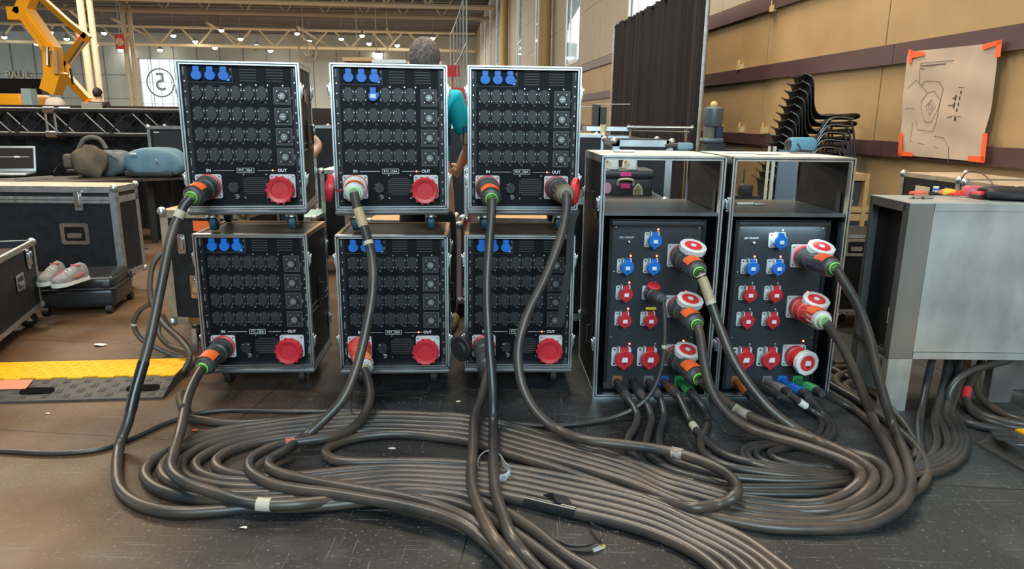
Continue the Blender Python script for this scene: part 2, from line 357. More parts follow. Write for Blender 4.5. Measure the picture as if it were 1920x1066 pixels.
for i, px in enumerate((670, 706, 727)):
    a = atY(px, 100, 55); o = MB().cyl((0, 0, 0), (0, 0, 11-a.z), .035, 5).build('hanging_cable', CRM, loc=a); tag(o, 'thin pale vertical cable hanging from the roof above the centre case', 'cable', 'thin cables hanging from the roof')
# ================================================================ YELLOW LIFTS (far left)
YEL = mat('lift_yellow', (.95, .43, .012), .45); DK = mat('dark_steel', (.03, .03, .03), .5)
def seg(mb, pts, wd, Y, dep, t0, mi=None):
    P = [atY(x, y, Y)-t0 for x, y in pts]
    for a, b in zip(P, P[1:]): mb.beam(a, b, dep, wd, up=V((b-a).normalized()).cross(V((0, 1, 0))), mi=mi)
YL = 24; px = YL/F
t = empty('boom_lift', atz(110, 260) if False else V((atY(85, 200, YL).x, YL, 0)), 0, 'big yellow articulated boom lift with thick arm at the far left', 'boom lift'); t0 = t.location
b = MB(); seg(b, [(96, 172), (108, 132)], 27*px, YL, .5, t0); b.build('lower_boom', YEL, t)
b = MB(); seg(b, [(101, 140), (98, 88)], 22*px, YL, .45, t0); seg(b, [(106, 138), (103, 95)], 8*px, YL-.3, .1, t0, 1); b.build('riser', [YEL, WOOD], t)
b = MB(); seg(b, [(100, 95), (48, 22)], 22*px, YL, .45, t0); seg(b, [(96, 96), (44, 26)], 4*px, YL-.28, .1, t0); b.build('main_boom', YEL, t)
b = MB(); seg(b, [(30, 14), (34, 38)], 22*px, YL, .4, t0); b.build('knuckle', YEL, t)
b = MB(); seg(b, [(40, 28), (60, -16)], 20*px, YL, .4, t0); b.build('fly_boom', YEL, t)
b = MB(); b.tube([atY(x, y, YL-.3)-t0 for x, y in ((91, 88), (91, 122))], .06, 6); b.build('lift_cylinder', CHR, t)
a = atY(16, 183, YL)-t0; c = atY(74, 208, YL)-t0; MB().rbox(((a.x+c.x)/2, 0, 1.6), (c.x-a.x, 1.6, .68), .12).build('counterweight', YEL, t)
a = atY(74, 172, YL)-t0; MB().box((a.x, -.9, 0.9), (a.x+.30, -.6, 2.1)).build('control_box', mat('lift_grey', (.35, .5, .55), .4), t)
MB().rbox((.5, 0, .7), (2.6, 1.9, .5), .1).build('chassis', DK, t)
for x in (-.5, 1.5):
    for y in (-.9, .9): MB().cyl((x, y-.15, .45), (x, y+.15, .45), .45, 18).build('wheel', RUB, t)
YL = 30; px = YL/F
t = empty('boom_lift', V((atY(150, 200, YL).x, YL, 0)), 0, 'slimmer yellow lift with a zigzag folded boom left of the column', 'boom lift'); t0 = t.location
b = MB(); seg(b, [(78, -3), (128, 42), (164, 70)], 9*px, YL, .3, t0); b.build('fly_boom', YEL, t)
b = MB(); seg(b, [(165, 64), (119, 122)], 11*px, YL, .3, t0); b.build('upper_arm', YEL, t)
b = MB(); seg(b, [(158, 78), (130, 118)], 4*px, YL-.2, .08, t0); b.build('cylinder', CHR, t)
b = MB(); seg(b, [(121, 115), (124, 146)], 12*px, YL, .3, t0); b.build('elbow', YEL, t)
b = MB(); seg(b, [(122, 140), (166, 188)], 12*px, YL, .32, t0); seg(b, [(132, 128), (137, 158)], 2.5*px, YL-.2, .08, t0, 1); b.build('lower_arm', [YEL, DK], t)
MB().rbox((.6, 0, .9), (2, 1.5, 1.0), .12).build('chassis', YEL, t)
for x in (-.1, 1.3):
    for y in (-.8, .8): MB().cyl((x, y-.12, .4), (x, y+.12, .4), .4, 16).build('wheel', RUB, t)
# ================================================================ RACK POWER CASES
W, HCASE, GAP, DEP = .55, .689, .118, .45
Z0, Z1 = GAP, GAP+HCASE
def once(key, fn, _c={}):
    if key not in _c: _c[key] = fn()
    return _c[key]
STEEL_D = mat('black_steel', (.02, .02, .022), .4, .6)
SCR = mat('screw_steel', (.75, .75, .75), .3, 1)
TOPM = mat('worn_brown_top', (.045, .03, .02), .55, var=1.5, scale=9, col2=(.13, .085, .05))
STICK = mat('flight_sticker', (.5, .5, .48), .6)
def m_shell(dep=DEP):
    b = MB(); t = .012; x = W/2-.004
    b.box((-x, .012, Z0+.004), (-x+t, dep, Z1-.004)); b.box((x-t, .012, Z0+.004), (x, dep, Z1-.004))
    b.box((-x, .012, Z0+.004), (x, dep, Z0+.016)); b.box((-x, dep-.012, Z0+.004), (x, dep, Z1-.004))
    b.box((-x, .012, Z1-.016), (x, dep, Z1-.004), 1)
    return b.mesh('case_shell', [BLK, TOPM], 0)
def m_frame(dep=DEP):
    b = MB(); x = W/2
    def rect(i, wd, y0, y1, mi):
        a, bo, to = x-i, Z0+i, Z1-i
        b.box((-a, y0, bo), (-a+wd, y1, to), mi); b.box((a-wd, y0, bo), (a, y1, to), mi)
        b.box((-a, y0, to-wd), (a, y1, to), mi); b.box((-a, y0, bo), (a, y1, bo+wd), mi)
    rect(0, .007, 0, .03, 0); rect(.007, .004, .006, .03, 1); rect(.011, .006, .002, .03, 0)
    for sx in (-1, 1):           # edge angles along the depth and the back uprights
        for z in (Z0, Z1-.022): b.box((sx*x-.003*(sx > 0), .03, z), (sx*x+.003*(sx < 0), dep, z+.022), 0)
        b.box((sx*x-.003*(sx > 0), dep-.022, Z0), (sx*x+.003*(sx < 0), dep+.003, Z1), 0)
        b.box((sx*x-(.02 if sx > 0 else 0), .03, Z1-.004), (sx*x+(.02 if sx < 0 else 0), dep, Z1), 2)
        for z in (Z0+.28, Z0+.31): b.box((sx*x-.003*(sx > 0), .01, z), (sx*x+.003*(sx < 0), dep, z+.005), 0)
    b.box((-x, dep-.02, Z1-.004), (x, dep, Z1), 2)
    return b.mesh('aluminium_edge_frame', [ALU, RUB, WOOD], 0)
def m_panel():
    b = MB(); b.box((-.258, .03, Z0+.017), (.258, .036, Z1-.017), 0)
    for sx in (-1, 1):
        b.box((sx*.245-.012, .026, Z0+.02), (sx*.245+.012, .03, Z1-.02), 1)
        for k in range(14):
            z = Z0+.04+k*.0465
            if k % 3 != 1: b.cyl((sx*.247, .026, z), (sx*.247, .023, z), .0035, 8, 2)
            else: b.cbox((sx*.249, .025, z), (.006, .004, .036), 3)
    return b.mesh('front_panel', [PANEL, STEEL_D, SCR, mat('grey_slot', (.16, .17, .18), .4)], 30)
def m_sock(mats=None):
    b = MB(); b.rplate((0, .03, 0), .049, .05, .004, .006, 0)
    b.lathe([(0, .0225), (.008, .0222), (.012, .020)], (0, .026, -.002), (0, -1, 0), 16, 0); b.rplate((0, .027, .022), .024, .018, .012, .004, 0)
    b.cbox((0, .0135, -.003), (.010, .002, .024), 0); b.cbox((.0, .016, -.025), (.012, .006, .006), 0)
    for sx in (-1, 1): b.cyl((sx*.020, .026, -.018), (sx*.020, .0245, -.018), .0022, 6, 1); b.cyl((sx*.020, .026, .014), (sx*.020, .0245, .014), .0022, 6, 1)
    return b.mesh('outlet_socket', mats or [DKP, SCR], 40)
def m_bsock(corner):
    b = MB(); b.lathe([(0, .0235), (.012, .0232), (.016, .021)], (0, .026, -.002), (0, -1, 0), 20, 0); b.rplate((0, .027, .027), .026, .022, .014, .004, 0)
    b.cbox((0, .0095, -.003), (.009, .002, .022), 0)
    if corner: b.cbox((.016, .022, -.014), (.018, .010, .024), 0); b.cbox((.018, .016, -.021), (.005, .002, .005), 1)
    return b.mesh('blue_socket', [BLUE, WHT], 40)
def m_multi():
    b = MB(); b.rplate((0, .03, 0), .078, .080, .002, .003, 1); b.rplate((0, .0283, 0), .074, .076, .001, .003, 0); b.rplate((0, .028, 0), .052, .054, .006, .006, 0)
    b.lathe([(0, .024), (.012, .024), (.016, .0225), (.016, .0185), (.010, .0185)], (0, .024, 0), (0, -1, 0), 22, 0)
    b.lathe([(0, .017), (.004, .0165)], (0, .016, 0), (0, -1, 0), 18, 2)
    for n, r in ((6, .006), (12, .0125)):
        for k in range(n): a = 2*PI*k/n; b.cyl((r*math.cos(a), .0125, r*math.sin(a)), (r*math.cos(a), .0105, r*math.sin(a)), .0016, 6, 3)
    for k in range(3): a = PI*k/3; b.beam((-.015*math.cos(a), .0115, -.015*math.sin(a)), (.015*math.cos(a), .0115, .015*math.sin(a)), .0015, .0015, up=(0,1,0), mi=3)
    for sx in (-1, 1):
        for sz in (-1, 1): b.cyl((sx*.021, .022, sz*.022), (sx*.021, .0205, sz*.022), .003, 8, 3)
    return b.mesh('multipin_connector', [DKP, mat('panel_line', (.12, .125, .13), .5), mat('pin_insert', (.10, .11, .11), .4), SCR], 40)
def m_vent(w, h, n):
    b = MB()
    for k in range(n):
        z = -h/2+h*(k+.5)/n; ww = w*(1 if n < 8 else (.75 if k in (0, n-1) else 1))
        b.box((-ww/2, .0292, z-.0013), (ww/2, .031, z+.0013), 0); b.box((-ww/2, .0280, z+.0014), (ww/2, .0302, z+.0034), 1)
    for sx in (-1, 1):
        for sz in (-1, 1): b.cyl((sx*w*.46, .03, sz*h*.66), (sx*w*.46, .0275, sz*h*.66), .0036, 8, 2)
    return b.mesh('vent_grille', [RUB, mat('louvre_edge', (.07, .073, .078), .35), SCR], 30)
def m_knob():
    b = MB(); b.lathe([(0, .024), (.018, .027), (.024, .022), (.024, .006), (.020, .005)], (0, .03, 0), (0, -1, 0), 32, 0, wob=lambda j: .10*math.cos(j*2*PI/32*8)); return b.mesh('clamp_knob', DKP, 40)
def m_plate(s=.12): 
    b = MB(); b.rplate((0, .03, 0), s, s*.96, .009, .01, 0)
    for sx in (-1, 1):
        for sz in (-1, 1): b.cyl((sx*s*.41, .021, sz*s*.38), (sx*s*.41, .0195, sz*s*.38), s*.03, 8, 1)
    return b.mesh('socket_plate', [GREYP, DK], 40)
def m_cap(r=.064, mt=None):
    wob = lambda j: .035*(1 if j % 6 < 4 else 0)
    b = MB(); b.lathe([(0, r*.9), (.028, r*.94), (.032, r), (.058, r*.98), (.064, r*.92), (.060, r*.66), (.052, r*.62), (.052, .01)], (0, .026, 0), (0, -1, 0), 60, 0, wob=None)
    for k in range(14): a = 2*PI*k/14; b.cbox((r*math.cos(a)*.985, -.018, r*math.sin(a)*.985), (.011, .024, .011), 0)
    b.cbox((0, -.0275, 0), (.020, .003, .030), 0)
    return b.mesh('screw_cap', mt or RED, 40)
def m_caster(wm):
    b = MB(); b.box((-.045, -.04, .087), (.045, .04, .093)); b.lathe([(0, .03), (.016, .028)], (0, 0, .072), (0, 0, 1), 14)
    for sx in (-1, 1): b.prism([(sx*.022, -.02, .075), (sx*.022, .02, .075), (sx*.022, .045, .035), (sx*.022, .02, .035)], (sx*.003, 0, 0))
    b.box((-.024, -.02, .072), (.024, .02, .076)); return b.mesh('caster', ZINC, 30)
def m_wheel(col=None):
    b = MB(); b.lathe([(-.016, .036), (-.014, .041), (0, .043), (.014, .041), (.016, .036)], (0, .028, .043), (1, 0, 0), 24, 0); b.lathe([(-.018, .024), (.018, .024)], (0, .028, .043), (1, 0, 0), 16, 1); return b.mesh('wheel', [col or RUB, DKP], 40)
def m_latch():
    b = MB(); b.rplate((0, 0, 0), .03, .075, .004, .006); b.rbox((0, -.007, 0), (.02, .010, .045), .004); b.rplate((0, -.010, .018), .014, .02, .005, .004)
    for z in (-.03, .03): b.cyl((0, -.004, z), (0, -.006, z), .003, 6)
    return b.mesh('butterfly_latch', ZINC, 40)
def m_handle():
    b = MB(); b.rplate((0, 0, 0), .10, .15, .003, .01, 1); b.rplate((0, -.002, 0), .074, .12, .002, .01, 0); b.tube([(-.02, -.004, .045), (-.02, -.02, .045), (-.02, -.022, -.045), (-.02, -.004, -.045)], .005, 8, 2)
    return b.mesh('recessed_handle', [STEEL_D, STEEL_D, RUB], 40)
BLUEW = mat('blue_wheel_rubber', (.02, .07, .12), .5)
def lettering(letters, led=True, tdim=1):
    b = MB(); Y = .0294; R_, U_ = (1, 0, 0), (0, 0, 1)
    for r, L_ in enumerate(letters): b.text(L_, .026, (.236, Y, .650-.095*r), mi=1)
    for r in range(4):
        for k in range(6): b.text('L%d' % (k+1), .011, (-.182+.058*k, Y, .624-.0955*r), mi=1)
    for k in range(3): b.text('L%d' % (k+1), .009, (-.19+.06*k, Y, .715), mi=1)
    b.text('IN', .02, (-.176, Y, .303), bold=.0004); b.text('OUT', .02, (.166, Y, .303), bold=.0004); b.text('P17_125A', .0155, (-.006, Y, .303), bold=.0003)
    def ln(x0, x1, z0, z1): b.box((x0, .0288, z0), (x1, .0296, z1))
    ln(-.155, -.058, .302, .3035); ln(.05, .112, .302, .3035); ln(.127, .137, .302, .3035)
    for z in (.2915, .3135): ln(-.046, .034, z, z+.0015)
    for x in (-.046, .033): ln(x, x+.0015, .2915, .315)
    b.tube([(-.055+.010*math.cos(a*PI/6), .0288, .178+.010*math.sin(a*PI/6)) for a in range(-4, 6)], .001, 5); ln(-.0555, -.0545, .173, .185); ln(-.06, -.05, .178, .1795)
    f = MB.rplate
    return b.build('printed_lettering', [WHT, GRY], smooth=0)
def rack(nm, X, Y, yaw, up, label, letters='ABCD', bluecap=False, led=True, cap_out=True, wheels='blue', stickers=False):
    t = empty('power_distribution_case', (X, Y, (Z1 if up else 0)), yaw, label, 'power case', 'rolling black power distribution cases stacked two high')
    inst('case_shell', once('shell', m_shell), t); inst('aluminium_edge_frame', once('frame', m_frame), t); inst('front_panel', once('panel', m_panel), t)
    inst('blue_socket_surround', once('surr', lambda: MB().box((-.235, .0285, .712), (-.035, .0305, .713), 0).box((-.235, .0285, .800), (-.035, .0305, .801)).box((-.0355, .0285, .712), (-.0345, .0305, .801)).box((-.2355, .0285, .712), (-.2345, .0305, .801)).box((-.043, .026, .735), (-.038, .03, .745)).box((-.043, .026, .765), (-.038, .03, .775)).mesh('surround', mat('grey_slot', (.16, .17, .18), .4), 0)), t)
    for k in range(3): inst('blue_socket', once('bs%d' % (k == 2), lambda: m_bsock(k == 2)), t, (-.19+.06*k, 0, .745), scale=(1.08, 1, 1.0))
    for r in range(4):
        for k in range(6):
            loc = (-.194+.058*k, 0, .662-.0955*r)
            if bluecap and r == 0 and k == 2:
                o = MB(); o.lathe([(0, .025), (.02, .024), (.024, .021)], (0, .026, -.004), (0, -1, 0), 20); o.rplate((0, .027, .024), .028, .026, .024, .004); o.cbox((.022, .012, .004), (.01, .02, .02)); o.box((-.013, .0005, -.012), (.013, .0025, .006), 1)
                o.build('blue_plug_in_adapter', [BLUE, WHT], t, loc, label='bright blue cap with white label')
            else: inst('outlet_socket', once('sock', m_sock), t, loc, scale=(1.1, 1, 1.14))
        inst('multipin_connector', once('multi', m_multi), t, (.186, 0, .655-.0955*r))
    inst('vent_grille', once('v1', lambda: m_vent(.075, .075, 6)), t, (.036, 0, .752)); inst('vent_grille', once('v1', None), t, (.158, 0, .752))
    inst('vent_grille', once('v2', lambda: m_vent(.115, .085, 9)), t, (.037, 0, .228)); inst('clamp_knob', once('knob', m_knob), t, (-.063, 0, .222))
    for x in (-.178, .166): inst('socket_plate', once('pl', m_plate), t, (x, 0, .228))
    ring = once('ring', lambda: MB().lathe([(0, .058), (.02, .060), (.024, .052), (.024, .03)], (0, .024, 0), (0, -1, 0), 28).mesh('socket_ring', RED))
    inst('socket_ring', ring, t, (-.178, 0, .228))
    if cap_out: inst('screw_cap', once('cap', m_cap), t, (.158, 0, .212), label='big red screw cap')
    else: inst('socket_ring', ring, t, (.166, 0, .228))
    l = lettering(letters); l.parent = t
    if led: inst('red_indicator', once('led', lambda: MB().lathe([(0, .004), (.003, .0035), (.005, .001)], (0, .03, 0), (0, -1, 0), 10).mesh('red_indicator', LED)), t, (.12, 0, .303))
    inst('base_rail', once('rail', lambda: MB().rbox((0, .225, .104), (.56, .47, .024), .011).mesh('base_rail', mat('grey_skirt', (.10, .105, .11), .35))), t)
    wm = once('w'+wheels, lambda: m_wheel(BLUEW if wheels == 'blue' else RUB)); cm = once('caster', lambda: m_caster(None))
    for x in (-.19, .19):
        for y in (.08, .38):
            c = inst('caster', cm, t, (x, y, 0), (0, 0, .3*x)); inst('wheel', wm, c)
    for z in (.68, .26):
        for sx in (-1, 1):
            inst('butterfly_latch', once('latch', m_latch), t, (sx*(W/2+.001), .02, z), (0, 0, sx*PI/2)); inst('butterfly_latch', once('latch', None), t, (sx*(W/2+.001), DEP-.03, z), (0, 0, sx*PI/2))
    for sx in (-1, 1): inst('recessed_handle', once('hand', m_handle), t, (sx*(W/2+.001), .24, .47), (0, 0, sx*PI/2))
    if stickers:
        b = MB(); b.prism([(W/2+.001, .24, .60), (W/2+.001, .265, .655), (W/2+.001, .24, .71), (W/2+.001, .215, .655)], (.001, 0, 0)); b.build('diamond_label', REDB, t)
        b = MB(); b.box((W/2, .15, .63), (W/2+.0015, .2, .69)); b.build('paper_sticker', STICK, t)
    return t
CUL = (-1.288, 3.419, .16); CLL = (-1.283, 3.393, .055); CUM = (-.593, 3.47, .152); CLM = (-.592, 3.404, .063); CUR = (.051, 3.517, .065); CLR = (.037, 3.444, .029)
UL = rack('UL', *CUL, True, 'upper black power case of the left stack, red diamond label on its side', stickers=True)
LL = rack('LL', *CLL, False, 'lower power case of the left stack, its rows lettered B A D C', letters='BADC', led=False, wheels='black')
UM = rack('UM', *CUM, True, 'upper power case of the middle stack, one bright blue cap in its socket rows', bluecap=True)
LM = rack('LM', *CLM, False, 'lower power case of the middle stack with red and white plug in its input', wheels='black')
UR = rack('UR', *CUR, True, 'upper power case of the third stack with cables plugged into both red sockets', cap_out=False)
LR = rack('LR', *CLR, False, 'lower power case of the third stack with black round cap hanging at left', wheels='black')
def wpt(T, x, y, z): X, Y, a, z0 = T; return V((X+x*math.cos(a)-y*math.sin(a), Y+x*math.sin(a)+y*math.cos(a), z+z0))
def to_local(o, p): return (Matrix.Translation(o.location) @ Matrix.Rotation(o.rotation_euler.z, 4, 'Z')).inverted() @ V(p)
def loose_cap(par, p, ax, r, m_, lab, anchor):
    b = MB(); p = to_local(par, p); ax = Matrix.Rotation(-par.rotation_euler.z, 4, 'Z') @ V(ax)
    b.lathe([(-.012, r*.9), (-.008, r), (.012, r), (.016, r*.93), (.014, r*.6), (.022, r*.45)], p, ax, 30); o = b.build('loose_socket_cap', m_, par, label=lab)
    a = to_local(par, anchor); MB().tube([p, (p+a)/2+V((0, 0, -.012)), a], .004, 6).build('cap_strap', m_, o)
loose_cap(UM, atY(619, 352, 3.30), (-.95, -.3, .1), .062, RED, 'open red screw cap', wpt((*CUM, Z1), -.22, 0, .22))
loose_cap(UR, atY(1077, 358, 3.36), (.97, -.25, -.05), .064, REDB, 'open red screw cap', wpt((*CUR, Z1), .21, .0, .24))
loose_cap(LR, atY(866, 653, 3.34), (-.62, -.78, 0), .064, RUB, 'open black round cap', wpt((*CLR, 0), -.22, 0, .22))
loose_cap(LL, atY(366, 640, 3.42), (-.9, -.42, 0), .066, mat('brown_grey_cap', (.13, .10, .08), .5), 'open grey round cap', wpt((*CLL, 0), -.23, 0, .22))
# strap hanging at the right edge of the lower third case
o = MB(); st = [atY(1082, 395, 3.35), atY(1073, 420, 3.32), atY(1068, 500, 3.30), atY(1058, 560, 3.30), atY(1052, 608, 3.31)]
o.rings([[p+V((-.02, 0, 0)), p+V((.016, .012, 0)), p+V((.016, .016, 0)), p+V((-.02, .004, 0))] for p in catmull(st, 6)]); o = o.build('dark_strap', mat('dark_webbing', (.03, .032, .035), .8)); tag(o, 'dark webbing strap hanging down the right edge of the third stack', 'strap')
# ================================================================ TALL DISTRIBUTION CASES
DW, DH, DD = .588, 1.207, .60
def cee(colm, s, r, labelm=WHT, sq=True):
    b = MB(); b.rplate((-.002, .08, 0), s, s, .008, s*.12, 1)
    for sx in (-1, 1):
        for sz in (-1, 1): b.cyl((sx*s*.38, .072, sz*s*.38), (sx*s*.38, .0705, sz*s*.38), s*.055, 8, 2)
    b.lathe([(0, r*.8), (.03, r*.84)], (.002, .073, 0), V((.12, -1, 0)), 22, 1)
    b.lathe([(0, r*.95), (.004, r), (.012, r), (.016, r*.9)], (.006, .043, 0), V((.12, -1, -.03)), 26, 0)
    b.cbox((.004, .04, r*1.02), (r*.7, .02, r*.5), 0); b.cbox((.006, .04, -r*1.0), (r*.4, .014, r*.26), 0)
    for sx in (-1, 1): b.cbox((.004+sx*r*.52, .045, r*1.0), (r*.16, .03, r*.6), 1)
    b.cbox((.008, .0265, -.002), (r*.62, .002, r*.5), 3); b.cbox((.008, .0253, -r*.5), (r*.24, .002, r*.2), 2)
    return b.mesh('cee_socket', [colm, GREYP, DK, WHT], 40)
def distro(X, Y, yaw, label, light, kind):
    t = empty('tall_distribution_case', (X, Y, 0), yaw, label, 'power case', None); x = DW/2; th = .012
    b = MB(); b.box((-x+.003, .01, .004), (-x+th, DD, DH-.004)); b.box((x-th, .01, .004), (x-.003, DD, DH-.004)); b.box((-x+.003, .01, .003), (x-.003, DD, .014)); b.box((-x+.003, DD-.012, .004), (x-.003, DD, .94))
    b.build('case_body', BLK, t, smooth=0)
    MB().box((-x+.003, .006, DH-.014), (x-.003, DD, DH-.002)).build('top_panel', mat('worn_white_top', (.62, .60, .56), .5, var=.3, scale=7), t, smooth=0)
    b = MB()
    def rect(i, wd, y0, y1, mi):
        a, bo, to = x-i, i, DH-i
        b.box((-a, y0, bo), (-a+wd, y1, to), mi); b.box((a-wd, y0, bo), (a, y1, to), mi); b.box((-a, y0, to-wd), (a, y1, to), mi); b.box((-a, y0, bo), (a, y1, bo+wd), mi)
    rect(0, .008, 0, .03, 0); rect(.008, .005, .006, .03, 1); rect(.013, .007, .002, .03, 0)
    for sx in (-1, 1):
        for z in (0, DH-.035): b.box((sx*x-.003*(sx > 0), .03, z), (sx*x+.003*(sx < 0), DD, z+.035), 2)
        b.box((sx*x-.003*(sx > 0), DD-.03, 0), (sx*x+.003*(sx < 0), DD, DH), 2)
        b.box((sx*x-(.02 if sx > 0 else 0), DD-.02, .94), (sx*x+(.02 if sx < 0 else 0), DD, DH), 2)
    b.box((-x, DD-.02, DH-.02), (x, DD, DH), 2)
    b.build('aluminium_edge_frame', [ALU, RUB, ALUD], t, smooth=0)
    sh = MB().box((-x+.02, .012, .925), (x-.02, DD, .942)).build('shelf', mat('dark_grey_shelf', (.07, .075, .075), .35, var=.8, scale=5), t, smooth=0)
    b = MB(); b.box((-.215, .08, .02), (.225, .086, .90), 0); b.box((-.232, .07, .02), (-.215, .09, .90), 1); b.box((.225, .07, .02), (.242, .09, .90), 1); b.box((-.21, .078, .305), (.22, .0805, .307), 2)
    for z in (.3, .86, .64): b.cyl((-.2, .08, z), (-.2, .076, z), .004, 8, 3); b.cyl((.21, .08, z), (.21, .076, z), .004, 8, 3)
    b.build('front_panel', [PANEL2, STEEL_D, DK, SCR], t, smooth=30)
    b = MB(); b.rbox((0, .0415, .884), (.45, .007, .022), .003); b.box((-.22, .043, .889), (.22, .08, .894)); o = b.build('led_light_bar', DKP, t)
    b = MB(); b.box((-.2, .050, .884), (.2, .070, .888)); b.build('light_strip', mat('cool_led_strip', (.75, .95, 1), .4, emit=(32 if light else 0.6)) if light else mat('cool_led_strip_dim', (.75, .95, 1), .4, emit=1.5), o)
    # small toggle
    b = MB(); b.cyl((-.135, .08, .79), (-.135, .065, .79), .006, 12); b.sph((-.135, .062, .787), .006); b.build('toggle_switch', SCR, t)
    b = MB(); b.text('LED ON/OFF', .013, (-.145, .0792, .809)); b.build('printed_lettering', WHT, t, smooth=0)
    ledm = once('dled', lambda: MB().lathe([(0, .0045), (.004, .004), (.006, .001)], (0, .08, 0), (0, -1, 0), 10).mesh('red_indicator', LED)); ledo = once('dledoff', lambda: MB().lathe([(0, .004), (.004, .0035), (.006, .001)], (0, .08, 0), (0, -1, 0), 10).mesh('indicator', GREYP))
    cb = once('cb', lambda: cee(BLUE, .072, .034)); cr = once('cr', lambda: cee(RED, .072, .035)); cR = once('cR', lambda: cee(RED, .100, .048))
    socks = [('b', -.021, .80), ('b', -.15, .668), ('b', -.020, .668), ('r', -.15, .533), ('r', -.02, .533), ('r', -.15, .398), ('r', -.02, .398), ('R', -.143, .197), ('R', -.012, .197)]
    for i, (k, sx, z) in enumerate(socks):
        if kind == 1 and i == 4:
            b = MB(); b.rplate((0, .08, 0), .072, .072, .008, .009, 0); b.cyl((0, .075, 0), (0.004, .045, -.002), .03, 18, 1); b.build('cee_socket', [GREYP, DKP], t, (sx, 0, z), label='small socket with its red lid lifted')
            b = MB(); b.lathe([(0, .033), (.01, .034), (.014, .03)], (.012, .04, .035), (.1, -.35, 1), 22); b.build('lifted_lid', RED, t, (sx, 0, z))
        else:
            me = {'b': cb, 'r': cr, 'R': cR}[k]; inst({'b': 'blue_socket', 'r': 'red_socket', 'R': 'large_red_socket'}[k], me, t, (sx, 0, z))
        lit = (kind == 1 and i in (0, 1, 2, 3, 5, 6, 7)) or (kind == 2 and i in (1, 2))
        o = .055 if k == 'R' else .042; inst('red_indicator', ledm if lit else ledo, t, (sx+o*.7, 0, z+o+(.012 if k == 'R' else .008)))
    if kind == 1:
        b = MB(); b.rbox((-.01, .06, .455), (.055, .012, .014), .005); b.build('yellow_tab', mat('yellow_plastic', (.85, .7, .03), .4), t)
    # 125 A flanges on the right column
    fl = once('fl', lambda: m_plate(.118)); rg = once('rg2', lambda: MB().lathe([(0, .054), (.03, .056), (.034, .05), (.034, .03)], (0, .024, 0), (0, -1, 0), 28).mesh('socket_ring', RED))
    for i, z in enumerate((.722, .462, .205)):
        sx = .118+.004*i; inst('socket_plate', fl, t, (sx, .05, z)); inst('socket_ring', rg, t, (sx+.006, .05, z)); inst('red_indicator', ledm, t, (sx+.045, 0, z+.075)) if not (kind == 2 and i == 0) else None
        if not (kind == 2 and i == 2):
            b = MB(); c = V((sx+.030, -.045, z+.060)); ax = V((.10, -.36, .93)) if kind == 1 else V((.05, -.38, .93))
            wh = lambda j: .03*(1 if j % 4 < 2 else 0)
            b.lathe([(-.016, .046), (-.014, .061), (.012, .062), (.015, .058), (.015, .044), (.012, .042)], c, ax, 40, 0, wob=wh); b.lathe([(.008, .042), (.014, .041), (.015, .03)], c, ax, 26, 1); u = ax.normalized()
            b.cyl(c+u*.015, c+u*.0165, .014, 12, 2); b.build('hinged_screw_lid', [mat('light_grey_plastic', (.72, .75, .74), .4), REDB, WHT], t)
        else:
            b = MB(); c = V((sx+.022, .0, z-.008)); ax = V((.2, -1, 0)); b.lathe([(-.045, .045), (0, .047)], c, ax, 26, 1); b.lathe([(0, .05), (.004, .062), (.03, .062), (.034, .057), (.034, .045), (.030, .042)], c, ax, 40, 0, wob=lambda j: .03*(1 if j % 4 < 2 else 0)); b.lathe([(.026, .042), (.033, .04)], c, ax, 26, 1); u = ax.normalized()
            b.T = None; q = c+u*.0345; b.cbox((q.x, q.y, q.z+.002), (.028, .003, .024), 2); b.cbox((q.x+.002, q.y, q.z-.018), (.012, .003, .01), 3)
            b.build('closed_screw_lid', [mat('light_grey_plastic', (.72, .75, .74), .4), REDB, WHT, DK], t)
    # single pole sockets along the foot
    cols = [mat('brown_insert', (.30, .10, .035), .5), DKP, mat('grey_insert', (.16, .16, .15), .5), BLUE, mat('green_plastic', (.05, .42, .13), .4)]
    for i, sx in enumerate((-.16, -.078, .003, .082, .163)):
        b = MB(); b.rplate((0, .08, 0), .05, .055, .006, .005, 0); b.lathe([(0, .021), (.02, .020)], (0, .075, -.004), V((.25, -1, -.35)), 18, 0)
        for q in (-1, 1): b.cyl((q*.019, .074, .019), (q*.019, .0725, .019), .003, 8, 1)
        b.build('single_pole_socket', [cols[i], DK], t, (sx, 0, .065))
    for z in (.98, .28):
        for sx in (-1, 1): inst('butterfly_latch', once('latch', None), t, (sx*(x+.001), .03, z), (0, 0, sx*PI/2)); inst('butterfly_latch', once('latch', None), t, (sx*(x+.001), DD-.05, z), (0, 0, sx*PI/2))
        b = MB(); b.cbox((x-.016, .10, z), (.003, .04, .12)); b.cbox((x-.016, .03, z-.02), (.003, .03, .11)); b.build('hinge_plate', mat('grey_hinge', (.10, .10, .11), .4, .5), t) if z > .5 else None
    for sx in (-1, 1):
        inst('recessed_handle', once('hand', None), t, (sx*(x+.001), .12, .98), (0, 0, sx*PI/2)); inst('recessed_handle', once('hand', None), t, (sx*(x+.001), .12, .3), (0, 0, sx*PI/2))
    return t
CD1 = (.707, 3.336, .034); CD2 = (1.324, 3.355, .039)
D1 = distro(*CD1, 'tall black distribution case with open top shelf, standing beside the six stacked cases', False, 1)
D2 = distro(*CD2, 'tall distribution case with a cool lit panel, next to the bare metal cabinet', True, 2)
